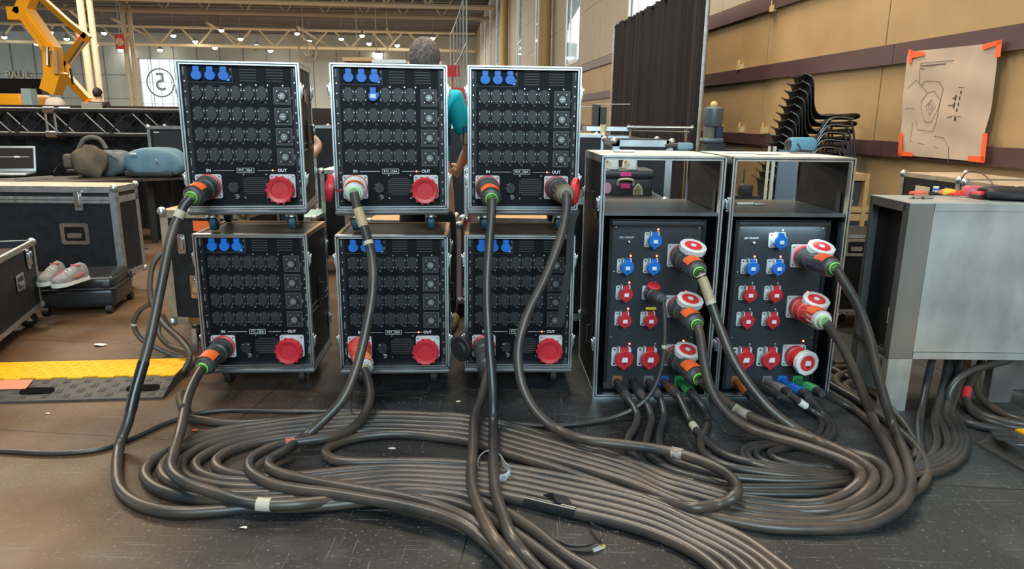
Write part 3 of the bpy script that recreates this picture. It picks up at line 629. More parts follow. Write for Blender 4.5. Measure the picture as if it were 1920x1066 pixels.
# ================================================================ BARE METAL CABINET
BM = mat('brushed_bare_metal', (.38, .42, .42), .40, .55, var=.30, scale=5, stretch=(1, 1, .6), col2=(.62, .69, .70), bump=.2, bscale=14, detail=9)
BMD = mat('dull_metal_frame', (.20, .195, .19), .5, .8, var=.4, scale=8)
t = empty('metal_cabinet', (1.81, 3.215, 0), .004, 'bare scuffed metal cabinet on legs at the right with dark open side', 'cabinet')
zt, zb = 1.015, .267
MB().box((.0, 0, zt-.004), (.95, .36, zt)).build('top_sheet', BM, t, smooth=0)
b = MB(); b.box((0, 0, zb), (.115, .003, zt-.004)); b.box((0, 0, zb), (.003, .03, zt-.004)); b.box((0, 0, zb), (.115, .03, zb+.004)); b.build('corner_upright', mat('grey_metal', (.30, .32, .32), .4, .85, var=.3, scale=5, stretch=(1, 1, .3)), t, smooth=0)
b = MB(); b.box((.12, .006, zb+.035), (.95, .009, zt-.035)); b.build('front_door_panel', BM, t, smooth=0)
MB().box((.118, -.001, zt-.034), (.95, .01, zt-.001)).build('front_rail', BM, t, smooth=0); MB().box((.118, -.001, zb), (.95, .01, zb+.032)).build('front_rail', BM, t, smooth=0)
b = MB(); b.box((.001, .03, zt-.045), (.004, .36, zt-.004)); b.box((.001, .33, 0.0), (.004, .36, zt-.004)); b.box((.001, .03, zb), (.004, .36, zb+.03)); b.box((.001, .03, zb), (.004, .05, zt-.004)); b.build('side_frame', BMD, t, smooth=0)
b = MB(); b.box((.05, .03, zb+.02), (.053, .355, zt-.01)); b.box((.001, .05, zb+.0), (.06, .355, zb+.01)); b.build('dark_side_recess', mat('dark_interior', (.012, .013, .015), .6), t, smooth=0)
MB().box((.0, .355, zb), (.95, .36, zt)).build('back_sheet', BMD, t, smooth=0)
MB().box((.02, .05, .42), (.0205, .09, .50)).build('rating_plate', STICK, t, smooth=0)
for x0, y0 in ((.0, .0), (.0, .3), (.60, 0.12), (.84, .3)):
    b = MB(); b.box((x0+.002, y0, 0), (x0+.118, y0+.004, zb)); b.box((x0+.002, y0, 0), (x0+.006, y0+.05, zb)); b.build('leg', mat('pale_zinc_leg', (.42, .42, .39), .5, .75, var=.5, scale=9) if y0 == 0 else BMD, t, smooth=0)
# ================================================================ CABLES
CAB = mat('dusty_rubber_cable', (.022, .025, .028), .38, var=1.0, scale=5, col2=(.092, .066, .047), spec=.6, bump=.05, bscale=120)
CABT = mat('cool_rubber_cable', (.019, .023, .026), .36, var=.8, scale=5, col2=(.062, .052, .044), spec=.6, bump=.05, bscale=120)
CABB = mat('brown_dusty_cable', (.045, .035, .028), .45, var=.8, scale=6, col2=(.10, .075, .055), spec=.5)
CR = .0212
def path3d(pts, r):
    P = []; n = len(pts); kn = {}
    for i, p in enumerate(pts):
        if len(p) == 2: q = atz(p[0], p[1], r)
        elif p[2] == 'Y': q = atY(p[0], p[1], p[3])
        elif p[2] == 'i': q = None
        else: q = atz(p[0], p[1], p[2]+r)
        P.append(q)
    for i in range(n):
        if P[i] is None:
            a = i-1
            while pts[a][2:] == ('i',): a -= 1
            b = i+1
            while pts[b][2:] == ('i',): b += 1
            def d(u, v): return sum(math.dist(pts[k][:2], pts[k+1][:2]) for k in range(u, v))
            f = d(a, i)/d(a, b); P[i] = atY(pts[i][0], pts[i][1], P[a].y*(1-f)+P[b].y*f)
    return P
PLUGM = mat('dark_grey_plug', (.045, .048, .050), .42, var=.6, scale=25)
PLUGL = mat('pale_grey_plug', (.50, .52, .52), .42, var=.2, scale=20)
PLUGR = mat('salmon_red_plug', (.60, .07, .06), .4, var=.2, scale=20)
def big_plug(parent, a, b, body=PLUGM, ring=GRN, tab=ORG, gland=None, sc=1, name='power_plug', lab=None):
    a = V(a); b = V(b); L = (b-a).length; ax = (b-a).normalized()
    pr = [(0, .052), (.02, .056), (.06, .056), (.065, .051), (.22, .050), (.24, .053), (.28, .053), (.30, .046), (.55, .042), (.60, .047), (.84, .047), (.90, .040), (.92, .026), (1, .026)]
    m = MB(); m.lathe([(t*L, q*sc) for t, q in pr[:11]], a, ax, 28, 0); m.lathe([(t*L, q*sc) for t, q in pr[9:]], a, ax, 14, 1)
    for k in range(12):
        ang = 2*PI*k/12; u = ax.orthogonal().normalized(); w_ = ax.cross(u); d = u*math.cos(ang)+w_*math.sin(ang); m.beam(a+ax*L*.31+d*.044*sc, a+ax*L*.54+d*.042*sc, .006*sc, .006*sc, up=d, mi=0)
        m.beam(a+ax*L*.62+d*.047*sc, a+ax*L*.82+d*.047*sc, .006*sc, .004*sc, up=d, mi=1)
    o = m.build(name, [body, gland or body], parent, label=lab)
    if tab:
        m = MB(); up = V((0, -.35, 1)); up = (up-ax*up.dot(ax)).normalized(); sd = ax.cross(up); g = []
        for tt in (.54, .70, .85): g.append([a+ax*L*tt+(up*math.cos(q)+sd*math.sin(q))*.0505*sc for q in [(-1.0+.2*k) for k in range(11)]])
        m.rings(g, closed=False, cap=False); m.rings([[p-ax*0+(-up)*.001 for p in r] for r in g], closed=False, cap=False); m.build('orange_label', tab, o)
    if ring: m = MB(); m.lathe([(L*.95, .0265*sc), (L*.96, .029*sc), (L*.985, .0285*sc), (L*1.0, .0225)], a, ax, 22); m.build('gland_ring', ring, o)
    return o
def power_lock(parent, a, b, colm, tail=DKP):
    a = V(a); b = V(b); L = (b-a).length; ax = (b-a).normalized(); m = MB()
    m.lathe([(0, .020), (L*.35, .020), (L*.37, .023), (L*.42, .023), (L*.75, .024), (L*.80, .022)], a, ax, 18, 0); m.lathe([(L*.78, .0235), (L*.9, .024), (L, .016)], a, ax, 16, 1)
    for k in range(8):
        ang = 2*PI*k/8; u = ax.orthogonal().normalized(); w_ = ax.cross(u); d = u*math.cos(ang)+w_*math.sin(ang); m.beam(a+ax*L*.44+d*.0235, a+ax*L*.73+d*.0245, .005, .004, up=d, mi=0)
    return m.build('single_pole_plug', [colm, tail], parent)
def band(parent, P, i0, i1, r, m_, name='tape_band', lab=None): return MB().tube(P[i0:i1], r, 14).build(name, m_, parent, label=lab)
def cable(label, pts, r=CR, m_=CAB, group=None, plug=None, bands=(), per=8, cat='cable', tail=(), name='power_cable'):
    ctrl = path3d(pts, r); P = catmull(ctrl, per)
    o = MB().tube(P, r, 12).build(name, m_, smooth=60); tag(o, label, cat, group)
    for i, n_, rr, mm, nm, lb in bands: band(o, P, int(i*per), int(i*per+n_), r+rr, mm, nm, lb)
    if plug: plug(o, ctrl)
    return o
def pl(case, x, z, y=.0, **k):
    return lambda o, P: big_plug(o, wpt(case, x, y, z), P[0], **k)
I = 'i'
GT = mat('cream_cloth_tape', (.50, .46, .36), .6); BT = mat('shiny_black_tape', (.02, .021, .023), .22)
ULT = (*CUL, Z1); UMT = (*CUM, Z1); URT = (*CUR, Z1); LLT = (*CLL, 0); LMT = (*CLM, 0); LRT = (*CLR, 0); D1T = (*CD1, 0); D2T = (*CD2, 0)
z2 = .034; z3 = .062
# exits at the bottom of the frame
cable('leftmost thick cable falling from the top left case with a black tape sleeve', [(357, 371, 'Y', 3.17), (346, 384, I), (322, 440, I), (303, 530, I), (280, 640, I), (253, 735, I), (240, 790, I), (226, 828, .02), (219, 880), (227, 918), (262, 945), (322, 959), (400, 957), (470, 951), (550, 950), (620, 946), (690, 938), (770, 932), (846, 941), (900, 960), (950, 990), (1010, 1032), (1085, 1092), (1150, 1150)],
      plug=pl(ULT, -.178, .228), bands=[(1.3, 3, .002, GT, 'tape_band', None), (4.4, 11, .0022, BT, 'tape_sleeve', 'shiny black tape sleeve')])
cable('cable from the lower left case with a cream tape band near the floor', [(378, 692, 'Y', 3.14), (368, 708, I), (352, 745, I), (340, 800, I), (326, 850, z3), (322, 880, z3), (345, 903, z3), (400, 922, .05), (452, 938, .04), (493, 945, .03), (560, 944, z2*.8), (620, 938, .01), (700, 928), (780, 921), (846, 927), (901, 941), (944, 958), (996, 990), (1054, 1036), (1121, 1078), (1190, 1140)],
      plug=pl(LLT, -.178, .228), bands=[(8.75, 5, .0025, GT, 'tape_band', 'cream cloth tape band')])
cable('cable from the grey plug of the upper middle case, crossing before the lower case', [(664, 362, 'Y', 3.20), (668, 382, I), (682, 425, I), (697, 480, I), (699, 540, I), (688, 610, I), (668, 690, I), (643, 747, I), (608, 786, I), (572, 817, z2), (535, 844, z2), (509, 860, z2), (504, 874, z2), (523, 886, z2), (572, 898, z2), (645, 912, z2), (750, 930, z2), (800, 942, z2), (846, 958, z2), (883, 976, z2), (925, 1008, z2*.5), (975, 1055, 0), (1020, 1110, 0), (1060, 1160)],
      plug=pl(UMT, -.178, .228, body=PLUGL), bands=[(1.3, 7, .002, mat('tan_tape', (.42, .33, .20), .5), 'tape_band', 'tan tape band'), (2.5, 2, .002, GT, 'tape_band', None)])
cable('cable from the red and white plug of the lower middle case', [(684, 694, 'Y', 3.20), (690, 712, I), (694, 745, I), (684, 776, I), (660, 803, z2), (621, 818, z2), (572, 826, z2), (535, 831, z2), (499, 842, z2), (472, 860, z2), (468, 880, z2), (499, 903, z2), (547, 915, z2), (620, 924, z2), (694, 936, z2), (750, 946, z2), (822, 964, z2), (871, 984, z2), (905, 1010, z2*.5), (950, 1055, 0), (990, 1110, 0)],
      plug=pl(LMT, -.178, .228, body=PLUGR, gland=PLUGL, ring=mat('brass_ring', (.6, .45, .1), .3, 1), tab=mat('faded_orange', (.9, .25, .1), .5)), bands=[(6.6, 5, .0012, mat('worn_red_tape', (.35, .12, .09), .5), 'tape_band', None)])
cable('straight vertical cable hanging from the input of the upper third case', [(922, 374, 'Y', 3.24), (922, 392, I), (917, 460, I), (913, 540, I), (917, 640, I), (923, 720, I), (925, 790, z3), (925, 850, z3), (926, 890, z3), (932, 935, z3), (944, 967, z3), (960, 1008, z3), (985, 1042, z2), (1020, 1080, z2), (1060, 1125, z2)], m_=CABT, plug=pl(URT, -.178, .228))
cable('cable from the dark plug of the lower third case, beside the black cap', [(914, 694, 'Y', 3.20), (911, 712, I), (902, 747, I), (891, 777, z3), (887, 837, z3), (884, 898, z3), (890, 930, z3), (903, 964, z3), (928, 1011, z3), (957, 1045, z2), (985, 1078, z2), (1030, 1130, z2)],
      plug=pl(LRT, -.178, .228, tab=None, ring=None))
# cable that makes the hairpin at the right and the loop at the left
cable('cable from the output of the upper third case, bending in a floor hairpin', [(1062, 366, 'Y', 3.24), (1062, 385, I), (1052, 440, I), (1022, 520, I), (988, 590, I), (972, 650, I), (974, 700, I), (986, 740, I), (1011, 777, I), (1048, 806, z3), (1096, 824, z3), (1170, 833, z3), (1230, 841, z3), (1280, 852, z3), (1325, 868, z3), (1362, 888, z3), (1382, 912, z3), (1374, 932, z3), (1345, 945, z2), (1305, 951, z2), (1273, 948, .02), (1236, 941), (1180, 927), (1110, 902), (1040, 877), (950, 849), (880, 828), (800, 816), (750, 813), (700, 815), (657, 822), (625, 833), (610, 848), (625, 861), (657, 866), (750, 866), (830, 868), (900, 873), (950, 877), (1040, 893), (1110, 908), (1180, 927), (1257, 956), (1335, 984), (1393, 1010), (1451, 1050), (1500, 1090), (1540, 1140)],
      m_=CAB, plug=pl(URT, .166, .228, ring=mat('grey_green_ring', (.25, .32, .28), .5), tab=None, gland=mat('brown_worn_gland', (.16, .12, .08), .5, var=.6, scale=20)), per=7, bands=[(12.6, 4, .0015, mat('torn_pale_tape', (.13, .11, .09), .7, var=3, scale=60), 'torn_tape', 'torn pale tape')])
# five loops: plug on a tall case -> right curve -> long run left -> left curve -> run to the bottom right
U1180 = [905, 895, 885, 875, 865]
loops = [
 ('D2', (.118, .722), 'cable from the top plug of the lit tall case, outermost right curve', [(1568, 504, 'Y', 3.08), (1580, 524, I), (1606, 568, I), (1628, 625, I), (1643, 690, I), (1660, 754, I), (1674, 796, z2), (1689, 833, z2), (1703, 870, z2), (1707, 905, z2), (1699, 937, z2), (1668, 965, .02), (1621, 984, 0), (1547, 990), (1450, 988), (1380, 977), (1322, 964), (1258, 938)], dict()),
 ('D2', (.122, .462), 'cable from the red and white plug of the lit tall case', [(1548, 604, 'Y', 3.08), (1560, 620, I), (1582, 655, I), (1603, 700, I), (1621, 745, I), (1633, 774, z2), (1646, 806, z2), (1669, 847, z2), (1684, 888, z2), (1684, 920, z2), (1657, 947, z2), (1621, 966, .02), (1547, 978), (1450, 976), (1370, 964), (1310, 948), (1250, 928)], dict(body=PLUGR, gland=PLUGL)),
 ('D1', (.118, .722), 'cable with brown tape from the top plug of the left tall case', [(1312, 512, 'Y', 3.10), (1320, 530, I), (1334, 570, I), (1352, 620, I), (1378, 680, I), (1412, 730, I), (1450, 772, I), (1500, 808, z3), (1545, 832, z3), (1584, 846, z2), (1620, 855, z2), (1645, 866, z2), (1662, 886, z2), (1663, 906, z2), (1645, 930, z2), (1608, 954, .02), (1547, 967), (1450, 965), (1370, 950), (1310, 933), (1250, 916)], dict(bandz=True)),
 ('D1', (.122, .462), 'cable from the second large plug of the left tall case', [(1308, 610, 'Y', 3.10), (1313, 630, I), (1320, 680, I), (1336, 735, I), (1368, 778, I), (1410, 805, z3), (1450, 819, z3), (1500, 833, z3), (1550, 850, z3), (1590, 867, z3), (1612, 884, z3), (1610, 905, z3), (1585, 926, z2), (1545, 942, .02), (1480, 945), (1420, 939), (1360, 928), (1300, 910), (1250, 895)], dict()),
 ('D1', (.126, .205), 'pale grey banded cable from the lowest plug of the left tall case', [(1312, 712, 'Y', 3.06), (1322, 722, I), (1352, 745, I), (1380, 766, .05), (1398, 776, z3), (1450, 797, z3), (1523, 822, z3), (1576, 845, z3), (1612, 864, z3), (1636, 885, z3), (1633, 910, z3), (1600, 940, z2), (1547, 956, .02), (1460, 955), (1390, 944), (1330, 928), (1285, 915), (1250, 906)], dict(gband=True)),
]
low750 = [877, 886, 895, 904, 913]; low950 = [887, 897, 908, 919, 931]; low1180 = [935, 947, 960, 972, 985]; low1335 = [996, 1008, 1019, 1031, 1044]; mids = [[(1300, 982), (1370, 1014)], [(1300, 994), (1352, 1019)], [(1300, 1007), (1342, 1027)], [(1300, 1020)], [(1290, 1028)]]; xb = [1447, 1423, 1398, 1371, 1342]
up950 = [838, 828, 818, 807, 797]; up880 = [817, 808, 800, 791, 784]; up700 = [807, 799, 791, 783, 776]; up500 = [825, 817, 809, 801, 795]
turn = [[(455, 836), (420, 850), (404, 866), (415, 882), (455, 892), (520, 896), (600, 888), (680, 880)],
        [(440, 830), (395, 847), (367, 868), (375, 886), (410, 899), (470, 903), (560, 903), (660, 893)],
        [(440, 820), (380, 838), (345, 860), (341, 880), (360, 898), (410, 910), (480, 914), (580, 910), (670, 902)],
        [(440, 811), (370, 830), (318, 857), (303, 880), (316, 902), (360, 918), (430, 926), (520, 924), (620, 914), (690, 909)],
        [(440, 803), (370, 820), (310, 848), (274, 878), (276, 900), (310, 922), (380, 936), (450, 940), (540, 936), (640, 926), (700, 918)]]
# order (lowest row first): D2 top, D2 mid, D1 top, D1 low(gband), D1 mid
order = [0, 1, 2, 4, 3]
for row, li in enumerate(order):
    dk, (sx, sz), lab, pts, ex = loops[li]
    u = row
    full = pts + [(1180, U1180[u]), (1060, up950[u]+(U1180[u]-up950[u])*.46), (950, up950[u]), (880, up880[u]), (790, (up880[u]+up700[u])/2-2), (700, up700[u]), (600, (up700[u]+up500[u])/2-3), (500, up500[u])] + turn[u] + [(750, low750[u]), (850, (low750[u]+low950[u])/2-1), (950, low950[u]), (1060, (low950[u]+low1180[u])/2-2), (1180, low1180[u]), (1240, [954, 966, 979, 991, 1005][u]), *mids[u], (xb[u]-22, 1048), (xb[u]+2, 1068), (xb[u]+60, 1130)]
    T = D2T if dk == 'D2' else D1T
    bands = []
    if ex.pop('bandz', 0): bands = [(.6, 10, .002, mat('tan_tape', (.42, .33, .20), .5), 'tape_band', 'brown and cream tape bands'), (1.9, 2, .003, GT, 'tape_band', None), (.2, 2, .003, GT, 'tape_band', None)]
    if ex.pop('gband', 0): bands = [(2.9, 9, .002, mat('grey_beige_tape', (.36, .34, .29), .6), 'tape_band', 'pale grey tape band')]
    sleeve = [(len(pts)+8+len(turn[u])+2.4, 6, .003, BT, 'tape_sleeve', 'black tape sleeve')] if u == 4 else []
    cable(lab, full, m_=CAB, plug=pl(T, sx, sz, y=.03, **ex), bands=bands+sleeve, per=6)
# thin black lead running across the floor to the small socket of the left tall case
cable('thin black lead from the left tall case running far left across the floor', [(1243, 562, 'Y', 3.17), (1246, 590, I), (1246, 640, I), (1240, 690, I), (1222, 735, I), (1195, 762, I), (1150, 782, .01), (1090, 794), (1010, 797), (930, 790), (850, 781), (760, 773), (700, 770), (600, 771), (500, 770), (420, 769), (365, 776), (310, 793), (250, 820), (190, 841), (110, 849), (0, 845), (-80, 842)], r=.0105, m_=CABT,
      plug=lambda o, P: big_plug(o, wpt(D1T, -.02, .05, .53), P[0], sc=.62, ring=None, tab=None), bands=[(2.2, 2, .002, GT, 'tape_band', None), (3.4, 1.6, .002, GT, 'tape_band', None)])
cable('dark cable lying just behind the coil in front of the left stack', [(342, 765, .12), (338, 745, .10), (345, 740, .05), (350, 762), (345, 778), (385, 788), (450, 793), (520, 789), (600, 784), (700, 778), (800, 780), (880, 788), (950, 800), (1060, 838), (1180, 868), (1250, 893), (1300, 905)], r=.019)
MB_ = MB()
# single pole cables of the left tall case
PO = [mat('brown_insert', (.30, .10, .035), .5), DKP, DKP, mat('brown_worn_boot', (.10, .055, .03), .5), mat('dark_grey_boot', (.03, .03, .032), .5)]
pp = [('brown socketed', [(1178, 748, 'Y', 3.12), (1187, 760, I), (1195, 780, .02), (1190, 800, .0), (1178, 820), (1180, 845), (1205, 868), (1240, 886), (1290, 903), (1340, 917), (1400, 924), (1480, 926), (1560, 925), (1640, 912), (1700, 890), (1740, 862), (1757, 830), (1752, 780, .01), (1765, 735, I), (1775, 690, I), (1779, 655, 'Y', 3.40)]),
      ('black', [(1205, 745, 'Y', 3.12), (1214, 760, I), (1221, 785, .02), (1214, 815), (1212, 842), (1232, 866), (1270, 884), (1330, 900), (1380, 912), (1450, 914), (1530, 912), (1600, 905), (1680, 890), (1740, 868), (1775, 840), (1772, 808), (1758, 775, .01), (1772, 730, I), (1783, 690, I), (1786, 655, 'Y', 3.43)]),
      ('grey', [(1236, 744, 'Y', 3.12), (1242, 758, I), (1245, 780, .02), (1237, 808), (1238, 838), (1262, 862), (1310, 880), (1370, 893), (1440, 899), (1530, 901), (1610, 898), (1700, 884), (1755, 868), (1790, 838), (1786, 806), (1772, 775, .01), (1788, 725, I), (1798, 690, I), (1803, 655, 'Y', 3.38)]),
      ('blue', [(1272, 742, 'Y', 3.12), (1282, 762, I), (1295, 790, .01), (1318, 820), (1352, 848), (1400, 865), (1450, 873), (1530, 882), (1600, 890), (1690, 886), (1760, 874), (1800, 842), (1798, 808), (1783, 775, .01), (1795, 730, I), (1806, 690, I), (1812, 655, 'Y', 3.46)]),
      ('green', [(1302, 742, 'Y', 3.12), (1316, 760, .05), (1326, 780, .0), (1322, 805), (1313, 828), (1322, 852), (1360, 872), (1420, 884), (1500, 893), (1590, 900), (1680, 896), (1765, 882), (1808, 848), (1806, 806), (1790, 780)])]
cg = mat('green_plastic', (.05, .42, .13), .4)
for i, (cn, pts) in enumerate(pp):
    cable('bent cable from the %s round plug at the foot of the left tall case' % cn.replace(' socketed', ''), pts, r=.0175, m_=CABT, per=6,
          plug=(lambda o, P, i=i: power_lock(o, wpt(D1T, (-.16, -.078, .003, .082, .163)[i], .07, .062), P[0], (DKP, DKP, DKP, PO[3], cg)[i], PLUGM)), bands=[(2.3, 3, .0015, GT, 'cable_marker', None)] if i == 3 else ())
qq = [('orange', [(1412, 745, 'Y', 3.13), (1425, 757, I), (1448, 772, .01), (1490, 800), (1515, 815), (1500, 832), (1455, 832), (1412, 834), (1392, 848), (1400, 864), (1440, 878), (1520, 888), (1590, 892)]),
      ('black, yellow-ringed', [(1462, 742, 'Y', 3.12), (1478, 748, I), (1510, 762, .02), (1535, 780), (1540, 800), (1528, 818), (1490, 828), (1440, 832), (1405, 845), (1408, 862), (1450, 876), (1530, 885), (1600, 889)]),
      ('grey', [(1482, 738, 'Y', 3.12), (1498, 752, I), (1525, 770, .02), (1548, 788), (1553, 808), (1535, 825), (1480, 833), (1430, 836), (1418, 850), (1430, 864), (1480, 876), (1550, 882)]),
      ('blue', [(1515, 742, 'Y', 3.12), (1527, 756, I), (1542, 775, .01), (1560, 795), (1560, 815), (1535, 832), (1480, 838), (1446, 846), (1448, 856), (1480, 868), (1560, 876)]),
      ('green', [(1542, 738, 'Y', 3.12), (1560, 746, .05), (1583, 757, .02), (1610, 772), (1640, 795), (1660, 820)])]
qm = [mat('orange_brown_plastic', (.50, .14, .03), .45), DKP, mat('clear_grey_plastic', (.22, .23, .22), .35), BLUE, cg]
for i, (cn, pts) in enumerate(qq):
    cable('short cable from the %s round plug at the foot of the lit case' % cn, pts, r=.0155, m_=CABT, per=6,
          plug=(lambda o, P, i=i: power_lock(o, wpt(D2T, (-.16, -.078, .003, .082, .163)[i], .07, .062), P[0], qm[i], DKP)), bands=[(1.1, 4, .002, mat('white_marker', (.7, .7, .65), .5), 'cable_marker', None)] if i in (2,) else ())
# cables coming round from behind the lit tall case
for i, pts in enumerate(([(1530, 700, .05), (1562, 724, .03), (1600, 745, .02), (1640, 772), (1680, 803), (1715, 834), (1738, 872), (1735, 900), (1716, 920), (1690, 932)],
                         [(1530, 722), (1562, 740), (1600, 765), (1640, 798), (1668, 825), (1690, 850)],
                         [(1560, 690), (1620, 725), (1670, 765), (1700, 800), (1718, 835), (1715, 860)])):
    cable(('brown tinted cable curving from behind the lit tall case around the coil', 'dark cable passing low beside the right foot of the lit tall case', 'thinner cable between the lit tall case and the metal cabinet')[i], pts, r=.019-.003*(i == 2), m_=CAB, per=6)
for i, pts in enumerate(([(1563, 682), (1600, 679), (1640, 678), (1660, 672)], [(1562, 690), (1600, 688), (1645, 685)], [(1645, 688), (1600, 695), (1568, 708), (1572, 722), (1600, 742), (1625, 760)], [(1655, 712), (1610, 714), (1585, 722), (1595, 735)])):
    cable(('rear straight brown cable on the floor behind the lit tall case', 'second straight brown cable just before the rear one beside the metal cabinet', 'brown cable turning a hairpin on the floor beside the lit tall case', 'innermost short brown cable bend between lit tall case and metal cabinet')[i], pts, r=.02, m_=CABB, group='floor loops beside the metal cabinet', per=6)
# cables under the metal cabinet
sb = [('single straight cable at the left under the metal cabinet', [(1755, 650, 'Y', 3.38), (1745, 685, I), (1735, 730, I), (1727, 775, .005), (1724, 815), (1726, 850), (1715, 880), (1690, 905)], CABT),
      ('thick cable rising in a wide arc under the metal cabinet', [(1930, 640, 'Y', 3.29), (1895, 671, I), (1862, 682, I), (1822, 694, I), (1793, 714, I), (1779, 742, I), (1787, 770, .005), (1815, 792), (1860, 803), (1920, 815), (1990, 830)], CABT),
      ('cable with a red tape band under the metal cabinet', [(1848, 655, 'Y', 3.50), (1834, 690, I), (1820, 715, I), (1811, 742, I), (1820, 768, .005), (1850, 788), (1885, 798), (1940, 806), (2000, 812)], CABT),
      ('dark cable behind the red taped one under the metal cabinet', [(1818, 650, 'Y', 3.52), (1810, 700, I), (1806, 735, I), (1820, 762, .005), (1850, 780), (1900, 792), (1960, 800)], CAB),
      ('rear dark cable running right under the metal cabinet', [(1848, 650, 'Y', 3.55), (1832, 710, I), (1834, 738, I), (1858, 762, .005), (1900, 782), (1960, 795), (2000, 800)], CAB)]
for i, (lb_, pts, mm) in enumerate(sb):
    cable(lb_, pts, r=.0175 if i != 1 else .019, m_=mm, per=6, bands=[(2.5, 5, .002, REDB, 'tape_band', 'red tape band')] if i == 2 else ())
# brown cables hanging behind the left stack
bb = [[(306, 470, 'Y', 3.95), (290, 490, I), (282, 520, I), (283, 560, I), (300, 600, I), (340, 640, I), (356, 665, I), (350, 684, I), (340, 697, .02), (322, 706, .0)],
      [(282, 568, 'Y', 3.9), (262, 582, I), (251, 606, I), (262, 632, I), (300, 655, I), (345, 670, I), (356, 660, I), (345, 640, I), (318, 615, I), (303, 590, 'Y', 3.9)],
      [(300, 590, 'Y', 3.92), (298, 625, I), (318, 648, I), (348, 660, I), (362, 676, I), (350, 692, .02), (326, 700, .0)]]
for i, p in enumerate(bb): cable(('brown cable arching down behind the left stack beside the yellow ramp', 'brown cable looping out left with a small cream tape ring', 'inner brown cable dropping behind the left stack')[i], p, r=.0145, m_=CABB, per=7, bands=[(2.0, 2, .0025, GT, 'tape_ring', 'cream tape ring')] if i == 1 else ())
# straps, cable tie, torn tape
o = MB(); P = [atz(923, 850, .10)+V((.028*math.cos(a), .0, 0))*0 for a in range(1)]
c0 = atz(925, 868, .05); o.tube([c0+V((-.012+.05*math.cos(a*PI/10), .02*math.sin(a*PI/10), .045*math.sin(a*PI/10))) for a in range(21)], .0025, 6); o = o.build('cable_tie_ring', mat('pale_wire', (.25, .26, .26), .5)); tag(o, 'pale wire ring looped round the straight vertical cable', 'cable tie')
o = MB(); P = catmull([atz(938, 858, .06), atz(948, 874, .07), atz(956, 882, .08), atz(948, 893, .06), atz(936, 897, .05)], 5)
o.rings([[p+V((0, 0, .014)), p+V((0, 0, -.014)), p+V((.002, .002, -.014)), p+V((.002, .002, .014))] for p in P]); o = o.build('printed_cable_tag', mat('tag_grey', (.25, .26, .27), .5, var=2, scale=60)); tag(o, 'curled black and white printed tag tied to the vertical cable', 'tag')
def strip(name, pts, hw, m_, lab, cat, flat=.6):
    P = catmull([atz(*p) for p in pts], 6); b = MB()
    b.rings([[p+V((0, -hw*(1-flat), hw*flat)), p+V((0, hw*(1-flat), -hw*flat)), p+V((.0015, hw*(1-flat)+.001, -hw*flat)), p+V((.0015, -hw*(1-flat)+.001, hw*flat))] for p in P]); o = b.build(name, m_); return tag(o, lab, cat)
SGR = mat('grey_webbing', (.06, .066, .07), .7)
strip('loose_strap', [(1040, 1012, .02), (1070, 1024, .014), (1105, 1022, .02), (1127, 1008, .03), (1131, 996, .035), (1118, 988, .03), (1106, 980, .02)], .014, SGR, 'loose curled grey webbing strap lying on the floor near the taped cable', 'strap')
strip('hanging_strap', [(668, 705, .18), (661, 735, .12), (657, 755, .07), (660, 772, .04), (672, 778, .03)], .012, SGR, 'narrow grey strap hanging behind the cable of the lower middle case', 'strap', .2)
strip('loose_strap', [(1300, 735, .10), (1298, 760, .05), (1308, 790, .03), (1335, 785, .03), (1365, 815, .015), (1420, 822, .01), (1455, 826, .01)], .013, SGR, 'grey webbing strap dropped across the floor at the foot of the left tall case', 'strap', .4)
b = MB(); p = [atz(1018, 928, .04), atz(1035, 924, .07), atz(1060, 930, .05), atz(1078, 947, .03), atz(1045, 942, .05)]; b.prism(p, (0, 0, .002)); o = b.build('torn_tape_flap', BT); tag(o, 'torn flap of black tape sticking up from the front taped cable', 'tape')
